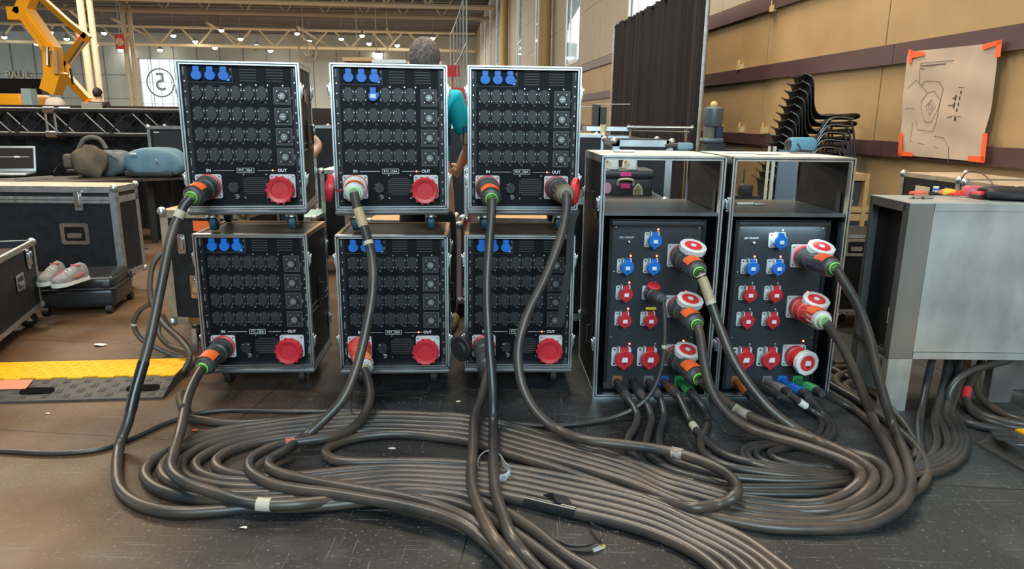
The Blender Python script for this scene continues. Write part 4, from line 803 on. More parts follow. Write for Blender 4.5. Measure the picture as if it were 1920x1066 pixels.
# ================================================================ FLIGHT CASES, LEFT SIDE
def flight_case(label, loc, yaw, w, d, h, z0=.12, lidz=None, wheels=True, open_top=False, latches=(), handles=(), edge=.035, top=None, group=None, name='flight_case', em=None, body=None):
    t = empty(name, loc, yaw, label, 'flight case', group); x0, x1, y0, y1, z1 = 0, w, 0, d, z0+h; em = em or ALUD
    b = MB(); k = .01
    b.box((x0+.002, y0+.002, z0+.002), (x1-.002, y0+k, z1-.002)); b.box((x0+.002, y1-k, z0+.002), (x1-.002, y1-.002, z1-.002)); b.box((x0+.002, y0+.002, z0+.002), (x0+k, y1-.002, z1-.002)); b.box((x1-k, y0+.002, z0+.002), (x1-.002, y1-.002, z1-.002)); b.box((x0+.002, y0+.002, z0+.002), (x1-.002, y1-.002, z0+k))
    if not open_top: b.box((x0+.002, y0+.002, z1-k), (x1-.002, y1-.002, z1-.001), 1)
    b.build('case_body', [body or BLK, top or BLK], t, smooth=0)
    b = MB(); e = edge; q = .003
    for z, zz in ((z0, z0+e), (z1-e, z1)):
        b.box((x0-q, y0-q, z), (x1+q, y0, zz)); b.box((x0-q, y1, z), (x1+q, y1+q, zz)); b.box((x0-q, y0, z), (x0, y1, zz)); b.box((x1, y0, z), (x1+q, y1, zz))
    for x in (x0, x1):
        for y in (y0, y1):
            sx = 1 if x == x0 else -1; sy = 1 if y == y0 else -1
            b.box((min(x-sx*q, x+sx*e), y-sy*q if sy > 0 else y, z0), (max(x-sx*q, x+sx*e), y if sy > 0 else y+q, z1)); b.box((x-q if sx > 0 else x, min(y, y+sy*e), z0), (x if sx > 0 else x+q, max(y, y+sy*e), z1))
    if open_top: b.box((x0, y0, z1), (x1, y0+.014, z1+.003)); b.box((x0, y0, z1), (x0+.014, y1, z1+.003)); b.box((x0, y1-.014, z1), (x1, y1, z1+.003)); b.box((x1-.014, y0, z1), (x1, y1, z1+.003))
    if lidz: 
        z = z0+h*lidz; b.box((x0-q, y0-q-.002, z), (x1+q, y0, z+.022)); b.box((x0-q, y0-q-.002, z+.026), (x1+q, y0, z+.05)); b.box((x1, y0, z), (x1+q, y1, z+.05))
        xx = .05
        while xx < w: b.cyl((xx, y0-q-.002, z+.011), (xx, y0-q-.005, z+.011), .004, 6, 1); b.cyl((xx, y0-q-.002, z+.038), (xx, y0-q-.005, z+.038), .004, 6, 1); xx += .07
    b.build('metal_edging', [em, SCR], t, smooth=0)
    cm = once('cornerball', lambda: MB().sph((0, 0, 0), .028, 10, 6).mesh('corner_ball', em))
    for x in (x0+.008, x1-.008):
        for y in (y0+.008, y1-.008):
            for z in (z0+.01, z1-.01): inst('corner_ball', cm, t, (x, y, z))
    for (x, y, z, r, s) in latches: inst('butterfly_latch', once('latch', None), t, (x, y, z), (0, 0, r), scale=(s, s, s))
    for (x, y, z, r, s) in handles:
        hm = once('bighandle', lambda: MB().rplate((0, 0, 0), .17, .13, .004, .015, 0).rplate((0, -.003, 0), .12, .085, .003, .01, 1).rplate((0, -.006, -.01), .085, .03, .006, .008, 0).mesh('spring_handle', [ZINC, STEEL_D]))
        inst('spring_handle', hm, t, (x, y, z), (0, 0, r), scale=(s, s, s))
    if wheels:
        for x in (x0+.1, x1-.1):
            for y in (y0+.1, y1-.1): c = inst('caster', once('caster', None), t, (x, y, .0), (0, 0, .5), scale=(1.25,)*3); inst('wheel', once('wblack', None), c)
    return t
WTOP = mat('plywood_edge_top', (.40, .30, .20), .5, var=.5, scale=8)
p = atY(208, 351, 5.25); FX, FY = p.x, 5.25
flight_case('large closed black flight case behind the smaller open one at the left', (FX-1.45, FY, 0), .03, 1.45, .34, p.z-.14, z0=.14, lidz=.82, latches=[(1.18, -.006, p.z-.105, 0, 2.0), (.35, -.006, p.z-.105, 0, 2.0)], handles=[(1.12, -.004, .48, 0, 1.25), (.3, -.004, .48, 0, 1.25)], edge=.045, top=WTOP)
c0 = atz(80, 572, .12); ang = math.atan2(3.84-4.61, -2.92+3.18)
t = flight_case('smaller open topped black flight case cut by the left photo edge', (c0.x, c0.y, 0), ang, 1.1, .75, .44, z0=.12, open_top=True, handles=[(.36, -.004, .36, 0, .8)], latches=[(.17, -.005, .47, 0, 1.7)], edge=.03)
# mirrored: the case body must lie to the left of its visible face
t.location = (c0.x, c0.y, 0); t.rotation_euler = (0, 0, ang)
for ch in [o for o in bpy.data.objects if o.parent == t]:
    if 'body' in ch.name or 'edging' in ch.name:
        for v in ch.data.vertices: v.co.y = -v.co.y
        ch.data.flip_normals()
    else: ch.location.y = -ch.location.y
    if 'latch' in ch.name or 'handle' in ch.name: ch.rotation_euler.z = PI
b = MB(); b.box((.03, -.72, .50), (1.05, -.02, .52)); b.box((.35, -.5, .52), (.8, -.1, .53), 1); o = b.build('foam_insert', [mat('dark_brown_foam', (.05, .025, .02), .9), mat('white_foam', (.6, .6, .56), .8)], t)
# black suitcase-like case with trainers
sc = atz(160, 600, 0)
t = empty('hard_shell_case', atz(158, 582, 0), .22, 'black hard shell case lying flat on the floor with trainers on top', 'case'); hx, hy = .24, .17
b = MB(); b.rbox((0, .1, .115), (.50, .42, .15), .045, n=6, k=4); b.build('lower_shell', mat('black_shell', (.022, .022, .024), .32), t)
b = MB(); b.rbox((0, .1, .215), (.49, .41, .10), .04, n=6, k=4); b.build('upper_shell', mat('black_shell', (.022, .022, .024), .32), t); MB().rbox((0, .1, .178), (.515, .435, .016), .007).build('rim', RUB, t)
for x, y, z in ((-.2, -.1, .03), (.2, -.1, .03), (.22, .3, .03), (.2, -.09, .20), (.235, .26, .20)):
    MB().cyl((x-.02, y, z), (x+.02, y, z), .03, 16).build('wheel', RUB, t)
def shoe(name, loc, rz, up_m, sole_m, lab, acc, grp=None, sc=1):
    t = empty(name, loc, rz, lab, 'shoe', grp); S = []
    secs = [(-.14, .022, .03), (-.13, .034, .085), (-.10, .038, .10), (-.05, .038, .095), (0, .041, .075), (.05, .046, .058), (.10, .044, .045), (.13, .032, .032), (.143, .012, .02)]
    def ring(y, hw, h, z0, n=16):
        return [V((hw*math.cos(a), y, z0+(h if math.sin(a) > 0 else .004)*abs(math.sin(a))**.7*(1 if math.sin(a) > 0 else -1)))*sc for a in [2*PI*j/n for j in range(n)]]
    b = MB(); b.rings([ring(-y, hw, h, .026) for y, hw, h in secs]); u = b.build('upper', up_m, t)
    b = MB(); b.rings([[V((hw*1.1*math.cos(a), -y*1.03, .014+.013*(1 if math.sin(a) > 0 else -1)))*sc for a in [2*PI*j/14 for j in range(14)]] for y, hw, h in secs]); b.build('sole', sole_m, t)
    b = MB()
    for k in range(4): y = -.01-.022*k; h = .105-.012*k; b.tube([V((-.026, y, h-.018))*sc, V((0, y-.004, h))*sc, V((.026, y, h-.018))*sc], .0035*sc, 6)
    b.build('laces', mat('lace_white', (.75, .72, .68), .7), t)
    b = MB(); 
    for s in (-1, 1): b.prism([V((s*.040, .09, .065))*sc, V((s*.043, .03, .04))*sc, V((s*.045, -.03, .05))*sc, V((s*.043, .03, .06))*sc], V((s*.003, 0, 0))*sc)
    b.build('side_stripe', acc, t); b = MB(); b.lathe([(0, .028*sc), (.012*sc, .032*sc)], V((0, .06, .105))*sc, (0, .2, 1), 14); b.build('collar', acc if name == 'trainer' else DK, t); return t
SH = mat('shoe_grey_mesh', (.17, .165, .16), .8, var=.6, scale=30); SO = mat('shoe_sole', (.60, .60, .56), .6); PK = mat('coral_pink', (.80, .16, .18), .6)
a = atz(133, 531, .265); shoe('trainer', a, -.15, SH, SO, 'right grey and coral running shoe on the black hard case', PK, sc=1.0)
a = atz(98, 528, .265); shoe('trainer', a, .12, SH, SO, 'left grey and coral running shoe, partly behind the open flight case', PK, sc=1.0)
# small castor visible under the open case, cable ramps
def ramp(label, loc, rz, L, rev=False, patch=None):
    t = empty('cable_ramp', loc, rz, label, 'cable ramp')
    RB = mat('ramp_black', (.045, .040, .036), .6, var=.6, scale=20)
    b = MB(); pr = [(0, 0), (0, .012), (.17, .055), (.44, .055), (.60, .012), (.60, 0)]
    b.rings([[V((x, y, z)) for y, z in pr] for x in (0, L)])
    for j in range(int(L/.05)):
        for i in range(4):
            if (i+j) % 2 == 0:
                cx = .03+j*.05; cy = .02+i*.04; z = .012+(cy)*.253
                for q in range(3): b.beam((cx+q*.011-.008, cy, z+.001), (cx+q*.011-.008+.002, cy+.028, z+.0082), .005, .004, mi=1)
    b.build('rubber_body', [RB, mat('ramp_tread', (.075, .066, .055), .55)], t, smooth=0)
    yl = mat('ramp_yellow', (.86, .40, .008), .6, var=.12, scale=14, spec=.25)
    b = MB(); n = int(L/.14); pts = []
    for j in range(n*2+1): x = L*j/(n*2); pts += [(x, .175 if j % 2 else .19), ] if j == 0 else [(x, .19 if j % 2 else .175), (x, .175 if j % 2 else .19)]
    pts = pts[:-1]; poly = [V((x, y, .054)) for x, y in pts]+[V((L, .44, .054)), V((0, .44, .054))]; b.prism(poly, (0, 0, .008))
    for j in range(int(L/.035)):
        for i in range(5): b.beam((j*.035+.01, .215+i*.045, .0625), (j*.035+.028, .215+i*.045+(.014 if (i+j) % 2 else -.014), .0625), .004, .003)
    b.build('yellow_lid', yl, t, smooth=0)
    for x in (L-.12, L-.62, L-1.1):
        if x > 0: b = MB(); z = .0335; b.prism([V((x+dx, .075+dy, z+dy*.253)) for dx, dy in [(.03*math.cos(q*PI/8)+(.05 if q < 4 or q > 12 else -.05), .026*math.sin(q*PI/8)) for q in range(16)]], (0, 0, .003)); b.build('hand_slot', mat('slot_black', (.002, .002, .002), .9, spec=.1), t)
    if patch: b = MB(); b.prism([V((x, y, .012+.253*y+.0045)) for x, y in ((patch[0], .09), (patch[1], .09), (patch[1], .165), (patch[0], .165))], (0, 0, .003)); b.build('orange_tape_patch', mat('salmon_tape', (.75, .22, .12), .6), t)
    return t
e0 = atz(0, 757, 0); e1 = atz(306, 748, 0); d = e1-e0; rz = math.atan2(d.y, d.x)
ramp('yellow lidded cable ramp at the left with an orange tape patch and hand slots', e1-V((math.cos(rz), math.sin(rz), 0))*1.5, rz, 1.5, patch=(.15, .82))
e0 = atz(1828, 833, 0); e1 = atz(1925, 888, 0); d = e1-e0; rz = math.atan2(d.y, d.x)
ramp('second cable ramp at the right edge, black with yellow lid and torn tape', e0, rz, .9)
b = MB(); P = catmull([atz(*q) for q in ((1868, 806, .06), (1880, 815, .08), (1890, 826, .07), (1908, 832, .09), (1930, 846, .07))], 5)
b.rings([[p+V((-.04, .01, 0)), p+V((.04, -.02, .01)), p+V((.04, -.02, .013)), p+V((-.04, .01, .003))] for p in P]); tag(b.build('crumpled_tape', BT), 'crumpled shiny black tape stuck along the right cable ramp', 'tape')
# small case with orange tape behind the left stack
t = flight_case('small dusty flight case with orange tape behind the left stack', (-2.09, 4.15, 0), -.06, .52, .5, .70, z0=.12, latches=[(.18, -.006, .36, 0, 1.9), (.12, -.006, .62, 0, 1.6)], edge=.045, top=mat('orange_taped_top', (.62, .42, .25), .5, var=.6, scale=9, col2=(.8, .22, .06)), em=mat('tan_worn_edging', (.32, .27, .20), .5, .5, var=.6, scale=14))
MB().box((.2, -.008, .70), (.31, -.004, .76)).build('orange_tape', ORG, t); MB().box((.12, -.02, .13), (.46, 0, .165)).build('bumper_bar', mat('brass_bar', (.40, .30, .12), .35, .9), t)
# table with laptop and bags
TB = mat('brown_black_table', (.030, .024, .020), .4, var=1.5, scale=6, col2=(.10, .06, .04))
A = atz(0, 346, .74); Bq = atz(342, 332, .74); d = Bq-A; rz = math.atan2(d.y, d.x); L = d.length
t = empty('work_table', (Bq.x, Bq.y, 0), rz, 'dark folding table with a laptop and two bags, beyond the left flight cases', 'table')
MB().box((-2.2, 0, .715), (0, .75, .74)).build('table_top', TB, t)
for x, y in ((-.52, .08), (-.2, .55), (-1.9, .08), (-1.9, .65)): MB().box((x-.03, y-.03, 0), (x+.03, y+.03, .715)).build('leg', DK, t)
def tp(px_, py_, z): return atz(px_, py_, .74+z)
t = empty('laptop', tp(20, 328, 0), .25, 'open grey laptop with dark screen at the left edge of the table', 'laptop')
b = MB(); b.rbox((0, .0, .012), (.38, .26, .02), .006); b.build('keyboard_base', ALUD, t)
b = MB(); b.T = Matrix.Translation((0, .13, .02)) @ Matrix.Rotation(math.radians(-14), 4, 'X'); b.rbox((0, .006, .14), (.38, .012, .27), .005, 0); b.cbox((0, -.001, .145), (.345, .003, .215), 1); b.cbox((-.02, -.003, .16), (.30, .002, .004), 2); b.cbox((.02, -.003, .16), (.05, .002, .018), 2); b.build('screen', [mat('laptop_silver', (.45, .47, .49), .4, .5), mat('dark_screen', (.03, .022, .022), .25), WHT], t)
def soft(name, p, dims, m_, lab, rz=0, seed=1, lump=.12, parts=None):
    t = empty(name, p, rz, lab, 'bag'); b = MB(); rnd = random.Random(seed); n = 22; k = 12; rs = []; ph = [rnd.random()*6 for _ in range(6)]
    for i in range(k+1):
        a = -PI/2+PI*i/k; ca = max(abs(math.cos(a)), .01)**.5; sa = math.copysign(abs(math.sin(a))**.7, a); r = []
        for j in range(n):
            q = 2*PI*j/n; cx = math.copysign(abs(math.cos(q))**.55, math.cos(q)); cy = math.copysign(abs(math.sin(q))**.55, math.sin(q))
            w_ = 1+lump*(math.sin(3*q+ph[0]+2*a)+.7*math.sin(5*q+ph[1]-3*a)+.5*math.sin(9*q+ph[2]))*.5
            r.append(V((dims[0]/2*cx*ca*w_, dims[1]/2*cy*ca*w_, dims[2]/2*(1+sa*(1+.15*math.sin(2*q+ph[3])*lump*5)))))
        rs.append(r)
    b.rings(rs); b.build('fabric_body', m_, t, smooth=70)
    for nm, fn, mm in parts or (): q = MB(); fn(q); q.build(nm, mm, t)
    return t
CANV = mat('brown_canvas', (.085, .065, .045), .8, var=.6, scale=9); GRB = mat('grey_blue_nylon', (.075, .095, .105), .6, var=.5, scale=8, bump=.3, bscale=20); TEAL = mat('teal_nylon', (.10, .19, .24), .6, var=.4, scale=6, bump=.3, bscale=18)
soft('backpack', tp(173, 331, 0), (.30, .30, .30), CANV, 'brown canvas half of the backpack pile on the table', .3, 3, .2, [('carry_strap', lambda q: q.tube(catmull([(-.1, 0, .26), (-.02, 0, .38), (.10, 0, .38), (.16, 0, .28)], 6), .022, 8), mat('grey_strap', (.12, .11, .10), .7)), ('side_pouch', lambda q: q.rbox((-.19, 0, .16), (.09, .12, .14), .03), CANV)])
soft('backpack', tp(216, 329, 0), (.36, .26, .25), GRB, 'slate grey backpack leaning beside the brown canvas bag', -.15, 5, .16, [('zip', lambda q: q.tube(catmull([(-.15, -.12, .20), (0, -.14, .24), (.15, -.12, .17)], 6), .004, 6), DK), ('strap', lambda q: q.tube(catmull([(-.1, -.15, .05), (0, -.18, .0), (.06, -.2, -.04)], 5), .008, 6), DK)])
soft('holdall', tp(298, 331, 0), (.55, .34, .29), TEAL, 'teal grey holdall at the right end of the table against the power case', .1, 9, .10, [('pale_tab', lambda q: q.rbox((-.16, -.17, .24), (.06, .01, .02), .004), WHT), ('zip_pull', lambda q: q.tube(catmull([(.05, -.18, .19), (.07, -.185, .16), (.05, -.18, .15)], 5), .006, 6), SCR), ('dark_base', lambda q: q.rbox((-.04, -.01, .04), (.46, .31, .06), .02), DK)])
b = MB(); b.tube(catmull([tp(100, 322, .01), tp(118, 305, .05), tp(132, 302, .07), tp(140, 318, .02), tp(160, 326, .01)], 6), .006, 6); tag(b.build('charger_cable', DK), 'thin black charger lead curled on the table beside the laptop', 'cable')
b = MB(); b.T = Matrix.Translation(tp(142, 324, .0)); b.rbox((0, 0, .02), (.16, .07, .035), .01); tag(b.build('charger_brick', DK), 'black charger block on the table in front of the brown bag', 'charger')
b = MB(); a1 = tp(30, 336, .02); a2 = tp(98, 331, .02); b.beam(a1, a2, .03, .02); tag(b.build('ruler', mat('grey_tool', (.25, .23, .21), .5)), 'long flat grey tool lying along the table edge under the laptop', 'tool')
# stage truss with skirt, far left
t = empty('stage_truss', atY(338, 209, 8.2), .0, 'black box truss rail with diagonal bracing running along the stage at left', 'truss'); t0 = t.location
xl = atY(-260, 209, 8.2).x-t0.x; tz = 0; bz = -.27; TRM = mat('dark_truss_tube', (.10, .105, .11), .35, .8)
b = MB()
for y in (0, .29):
    for z in (tz, bz): b.cyl((xl, y, z), (.6, y, z), .027, 10)
b.build('chords', TRM, t)
b = MB(); x = .5
while x > xl: 
    for y in (0, .29): b.cyl((x, y, tz), (x-.27, y, bz), .011, 6); b.cyl((x-.27, y, bz), (x-.54, y, tz), .011, 6)
    x -= .54
b.build('diagonals', TRM, t); b = MB()
xc = atY(93, 209, 8.2).x-t0.x
for z in (tz, bz):
    for y in (0, .29): MB().cyl((xc-.06, y, z), (xc+.06, y, z), .04, 10).build('joining_coupler', SCR, t)
for x in (xc-.05, xc+.05): b.cyl((x, 0, tz), (x, 0, bz), .014, 6)
b.build('coupler_posts', SCR, t)
b = MB(); pts = []; x = xl
while x < .5: pts.append(V((x, .35+.03*math.sin(x*23)+.015*math.sin(x*57), 0))); x += .035
b.rings([pts, [p-V((0, 0, 1.40)) for p in pts]], closed=False, cap=False); b.rings([[p+V((0, .02, 0)) for p in pts], [p+V((0, .02, -1.40)) for p in pts]], closed=False, cap=False); o = b.build('stage_skirt', mat('black_molton', (.010, .010, .012), .95), loc=t0+V((0, 0, -.0))); tag(o, 'black fabric skirt hanging behind the truss rail and the table', 'curtain')
o = MB().box((xl, .4, -.10), (.62, 8, -.02)).build('stage_deck', mat('stage_black', (.02, .02, .02), .6), loc=t0); tag(o, 'black stage deck behind the truss rail at the left', 'stage')
p = atY(0, 196, 19); o = MB().box((p.x-5, 19, -.0), (atY(850, 196, 19).x, 19.3, p.z)).build('barrier_wall', mat('barrier_black', (.015, .013, .013), .7)); tag(o, 'long low black barrier wall behind the stage', 'barrier')
p = atY(0, 147, 34); q = atY(82, 196, 34); o = MB().box((p.x-6, 34, 0), (q.x, 34.5, p.z)).build('dark_booth_wall', mat('booth_brown', (.022, .014, .012), .8)); tag(o, 'tall dark brown booth wall at the far left under the wall lettering', 'booth')
# flight case standing on the table side (dark monitor case)
a = atY(275, 236, 7.8); c = atY(345, 236, 7.8)
t = flight_case('dark slatted monitor flight case behind the teal holdall', (a.x, 7.8, 0), 0, .48, .4, a.z-.74, z0=.74, wheels=False, edge=.03, name='monitor_case'); MB().box((.06, -.006, .80), (.36, -.003, a.z-.05)).build('screen', mat('dark_screen2', (.035, .035, .04), .3), t); MB().box((.07, -.008, a.z-.07), (.13, -.006, a.z-.06)).build('label', WHT, t)
b = MB()
for x in (0, .46):
    for y in (0, .36): b.box((a.x+x-.02, 7.8+y, 0), (a.x+x+.02, 7.84+y, .715))
b.box((a.x-.05, 7.78, .715), (a.x+.52, 8.15, .738)); tag(b.build('small_stand', DK), 'black stand under the dark monitor case', 'stand')
# ================================================================ PEOPLE
SKIN = mat('skin', (.66, .40, .29), .5, var=.15, scale=12); HAIR = mat('grey_brown_hair', (.055, .035, .03), .8, var=1.6, scale=60, col2=(.22, .18, .16)); HAIRD = mat('dark_hair', (.02, .015, .012), .7)
def skin(name, verts, edges, m_, parent, sub=2):
    me = bpy.data.meshes.new(name); me.from_pydata([v[:3] for v in verts], edges, []); me.materials.append(m_); o = bpy.data.objects.new(name, me); COL.objects.link(o); o.parent = parent
    md = o.modifiers.new('skin', 'SKIN'); md.use_smooth_shade = True; s = me.skin_vertices[0].data
    for i, v in enumerate(verts): s[i].radius = (v[3], v[4] if len(v) > 4 else v[3]); s[i].use_root = (i == 0)
    md = o.modifiers.new('sub', 'SUBSURF'); md.levels = sub; md.render_levels = sub; return o
def person(label, loc, rz, h, shirt, pants, hair, arms, legs=None, cat='person', bend=0):
    t = empty('person', loc, rz, label, cat); s = h/1.75
    def q(x, y, z, r, r2=None): return (x*s, y*s+bend*max(0, z-1)*s, z*s, r*s, (r2 or r)*s)
    body = [q(0, 0, .93, .15, .10), q(0, 0, 1.10, .135, .095), q(0, 0, 1.28, .155, .105), q(0, .0, 1.43, .10, .08), q(0, 0, 1.50, .055), q(0, -.01, 1.57, .068, .085), q(0, -.01, 1.65, .075, .095), q(0, -.005, 1.71, .058, .075)]
    E = [(i, i+1) for i in range(7)]; sh = [q(0, 0, .90, .16, .11), q(0, 0, 1.10, .145, .105), q(0, 0, 1.28, .165, .115), q(0, 0, 1.42, .12, .09), q(0, 0, 1.46, .075)]; SE = [(0, 1), (1, 2), (2, 3), (3, 4)]; tr = [q(0, 0, .95, .155, .11), q(0, 0, .88, .15, .115)]; TE = [(0, 1)]
    for sx, (el, wr) in zip((-1, 1), arms):
        b0 = len(body); body += [q(sx*.17, 0, 1.42, .055), q(el[0], el[1], el[2], .043), q((el[0]+wr[0])/2, (el[1]+wr[1])/2, (el[2]+wr[2])/2, .038), q(wr[0], wr[1], wr[2], .026)]; E += [(3, b0), (b0, b0+1), (b0+1, b0+2), (b0+2, b0+3)]
        hd = V(wr)-V(el); hd.normalize(); pal = V(wr)+hd*.06; body.append(q(*pal, .034, .016)); E.append((b0+3, b0+4)); sd = hd.cross(V((0, 1, 0))).normalized()
        for f in range(4):
            n0 = len(body); bp = pal+sd*(.028-.018*f)+hd*.03; L_ = (.035, .04, .042, .032)[f]
            body += [q(*bp, .009), q(*(bp+hd*L_+V((0, .008, 0))), .008), q(*(bp+hd*L_*1.8+V((0, .025, 0))), .007)]; E += [(b0+4, n0), (n0, n0+1), (n0+1, n0+2)]
        n0 = len(body); tb = V(wr)+hd*.03+sd*.03; body += [q(*tb, .011), q(*(tb+hd*.03+sd*.02+V((0, .015, 0))), .009)]; E += [(b0+4, n0), (n0, n0+1)]
        c0_ = len(sh); u = V((sx*.17, 0, 1.42)); e_ = V(el); mid = u+(e_-u)*.78; sh += [q(*u, .075), q(*(u+(e_-u)*.4), .066), q(*mid, .062)]; SE += [(3, c0_), (c0_, c0_+1), (c0_+1, c0_+2)]
    for sx in (-1, 1):
        kn, an = (legs[(sx+1)//2] if legs else ((sx*.11, 0, .50), (sx*.12, .02, .09)))
        b0 = len(body); body += [q(sx*.09, 0, .86, .09), q(*kn, .062), q(*an, .042), q(an[0], an[1]-.12, .035, .035)]; E += [(0, b0), (b0, b0+1), (b0+1, b0+2), (b0+2, b0+3)]
        c0_ = len(tr); tr += [q(sx*.09, 0, .84, .10), q(*kn, .075), q(an[0], an[1], an[2]+.01, .062)]; TE += [(1, c0_), (c0_, c0_+1), (c0_+1, c0_+2)]
        b = MB(); b.rbox((an[0]*s, (an[1]-.06)*s, .045), (.10, .27, .09), .035); b.build('shoe', mat('tan_shoe', (.25, .14, .06), .6), t)
    body_o = skin('body', body, E, SKIN, t); skin('shirt', sh, SE, shirt, t); skin('trousers', tr, TE, pants, t)
    hz = 1.64*s; hb = bend*.64*s; b = MB(); b.sph((0, hb+.008, hz+.018), (.092*s, .112*s, .112*s), 20, 12); o = b.build('hair', hair, t, smooth=80)
    b = MB(); b.sph((0, hb-.098*s, 1.60*s), (.014, .022, .022), 8, 6); 
    for sx in (-1, 1): b.sph((sx*.09*s, hb+.0, 1.60*s), (.014, .024, .034), 8, 6)
    b.build('nose_and_ears', SKIN, t, smooth=80); b = MB()
    for sx in (-1, 1): b.sph((sx*.032*s, hb-.088*s, 1.635*s), (.013, .010, .009), 8, 6)
    b.build('eyes', DK, t); MB().cbox((0, hb-.09*s, 1.55*s), (.045, .012, .01)).build('mouth', mat('lips', (.45, .15, .12), .5), t)
    return t
TSH = mat('turquoise_shirt', (.0, .42, .48), .8, var=.15, scale=4); BSH = mat('black_shirt', (.02, .018, .02), .85); JEAN = mat('blue_jeans', (.06, .13, .30), .8, var=.4, scale=20); DTR = mat('dark_trousers', (.018, .018, .022), .85)
person('person in a turquoise t-shirt standing behind the middle stack, seen from behind', atY(800, 300, 4.45)*1 - V((0, 0, atY(800, 300, 4.45).z)), PI-.1, 1.82, TSH, DTR, HAIR, [((-.265, .0, 1.14), (-.16, -.23, 1.02)), ((.24, .02, 1.14), (.14, -.23, 1.02))])
person('person in black t-shirt and blue jeans almost hidden behind the left stack', V((-1.61, 4.75, 0)), .15, 1.62, BSH, JEAN, HAIRD, [((-.22, .0, 1.12), (-.12, -.22, 1.0)), ((.335, .02, 1.27), (.20, -.20, 1.10))])
p = atY(185, 190, 17.5); t = person('person in a black t-shirt seated with back turned behind the stage rail', V((p.x, 17.5, .28)), PI, 1.93, BSH, DTR, HAIRD, [((-.25, .0, 1.14), (-.22, -.25, 1.05)), ((.25, .0, 1.14), (.22, -.25, 1.05))], legs=[((-.12, -.42, .80), (-.12, -.42, .36)), ((.12, -.42, .80), (.12, -.42, .36))])
t.location.z = .02
a = atY(104, 197, 21); tag(MB().rbox((0, 0, a.z-.05), (.55, .4, .55), .2).box((-.2, -.15, 0), (.2, .15, a.z-.2)).build('white_covered_box', mat('soft_white', (.6, .57, .55), .8), loc=(a.x, 21, 0)), 'pale covered hump beside the yellow lift base behind the stage rail', 'cover')
t = empty('office_chair', (p.x, 17.2, 0), 0, 'office chair with a grey mesh back behind the stage rail', 'chair'); b = MB(); b.rbox((0, 0, 1.38), (.50, .04, .46), .02); b.build('mesh_backrest', mat('grey_mesh', (.20, .20, .21), .8), t); MB().rbox((0, .25, .78), (.48, .45, .08), .03).build('seat', DK, t); MB().cyl((0, .25, .1), (0, .25, .76), .03).build('column', DK, t)
b = MB()
for k in range(5): b.beam((0, .25, .08), (.3*math.cos(k*1.257), .25+.3*math.sin(k*1.257), .05), .04, .04)
b.build('star_base', DK, t)
# ================================================================ MIDDLE BACKGROUND
def crate(px0, px1, pyt, Y, d, label, zb_=0, m_=None, name='flight_case', **k):
    a = atY(px0, pyt, Y); c = atY(px1, pyt, Y); return flight_case(label, (a.x, Y, 0), 0, c.x-a.x, d, a.z-max(zb_, .12), z0=max(zb_, .12), name=name, **k)
crate(600, 650, 318, 6.2, .7, 'dark flight case seen in the slit between left and middle stacks', top=mat('white_table_top', (.6, .6, .58), .5))
crate(585, 640, 235, 9.5, .8, 'black equipment case farther back in the slit between left and middle stacks')
crate(836, 875, 235, 8.8, .8, 'tall black case behind the person in turquoise')
b = MB(); a = atY(862, 180, 9); b.box((a.x-.10, 9, 0), (a.x+.12, 9.2, a.z+.1)); tag(b.build('red_post_box', mat('red_box', (.45, .02, .03), .5)), 'dark red box on a post seen between the middle and third stacks', 'box')
b = MB(); a = atY(848, 133, 40); b.box((a.x-.4, 40, a.z-.3), (a.x+.4, 40.1, a.z+.3)); b.box((a.x-.03, 40.05, 0), (a.x+.03, 40.08, a.z-.3)); tag(b.build('red_direction_sign', REDB), 'small far red sign beside the right edge of the middle stack', 'sign')
crate(836, 863, 419, 4.75, .35, 'small case with pale pink edging on the floor between middle and third stacks', edge=.03, em=mat('pink_white_edging', (.60, .48, .50), .5))
crate(690, 850, 412, 5.6, .4, 'low dark crate seen through the casters of the upper middle case', top=WOOD)
crate(900, 1080, 408, 5.2, .4, 'low wooden topped crate seen through the casters of the upper third case', top=WOOD)
crate(440, 590, 405, 5.9, .5, 'pale topped crate seen through the casters of the upper left case', top=mat('mint_top', (.35, .55, .52), .5))
b = MB(); a = atY(672, 110, 9.8); c = atY(696, 117, 9.8); b.box((atY(642, 110, 9.8).x, 9.8, a.z-.03), (c.x, 10.1, a.z+.02)); b.box((a.x-.2, 9.9, 0), (a.x-.14, 9.96, a.z)); tag(b.build('wooden_shelf', WOOD), 'thin wooden board just above the top edge of the middle stack', 'board')
b = MB(); a = atY(697, 111, 8.6); c = atY(760, 115, 8.6); b.box((a.x, 8.6, a.z-.04), (c.x, 8.9, a.z)); b.box((a.x, 8.7, 0), (a.x+.05, 8.75, a.z)); b.box((c.x-.05, 8.7, 0), (c.x, 8.75, a.z)); tag(b.build('white_shelf_unit', FRM), 'white framed panel edge above the top of the middle stack', 'frame')
b = MB()
for i in range(9):
    for z in (0, .9, 1.8, 2.7, 3.6): pass
for i in range(6):
    a = atY(845+i*6, 150, 46-i*3.4); b.box((a.x-.03, a.y, 0), (a.x+.03, a.y+.06, 6.3))
    if i: b.beam(pa, (a.x, a.y, 6.3), .05, .05); b.beam((pa[0], pa[1], 4.2), (a.x, a.y, 4.2), .05, .05); b.beam((pa[0], pa[1], 2.2), (a.x, a.y, 2.2), .05, .05)
    pa = (a.x, a.y, 6.3)
tag(b.build('scaffold_frame', mat('pale_steel', (.45, .47, .47), .5, .4)), 'pale steel scaffold frame receding beside the right wall windows', 'scaffold')
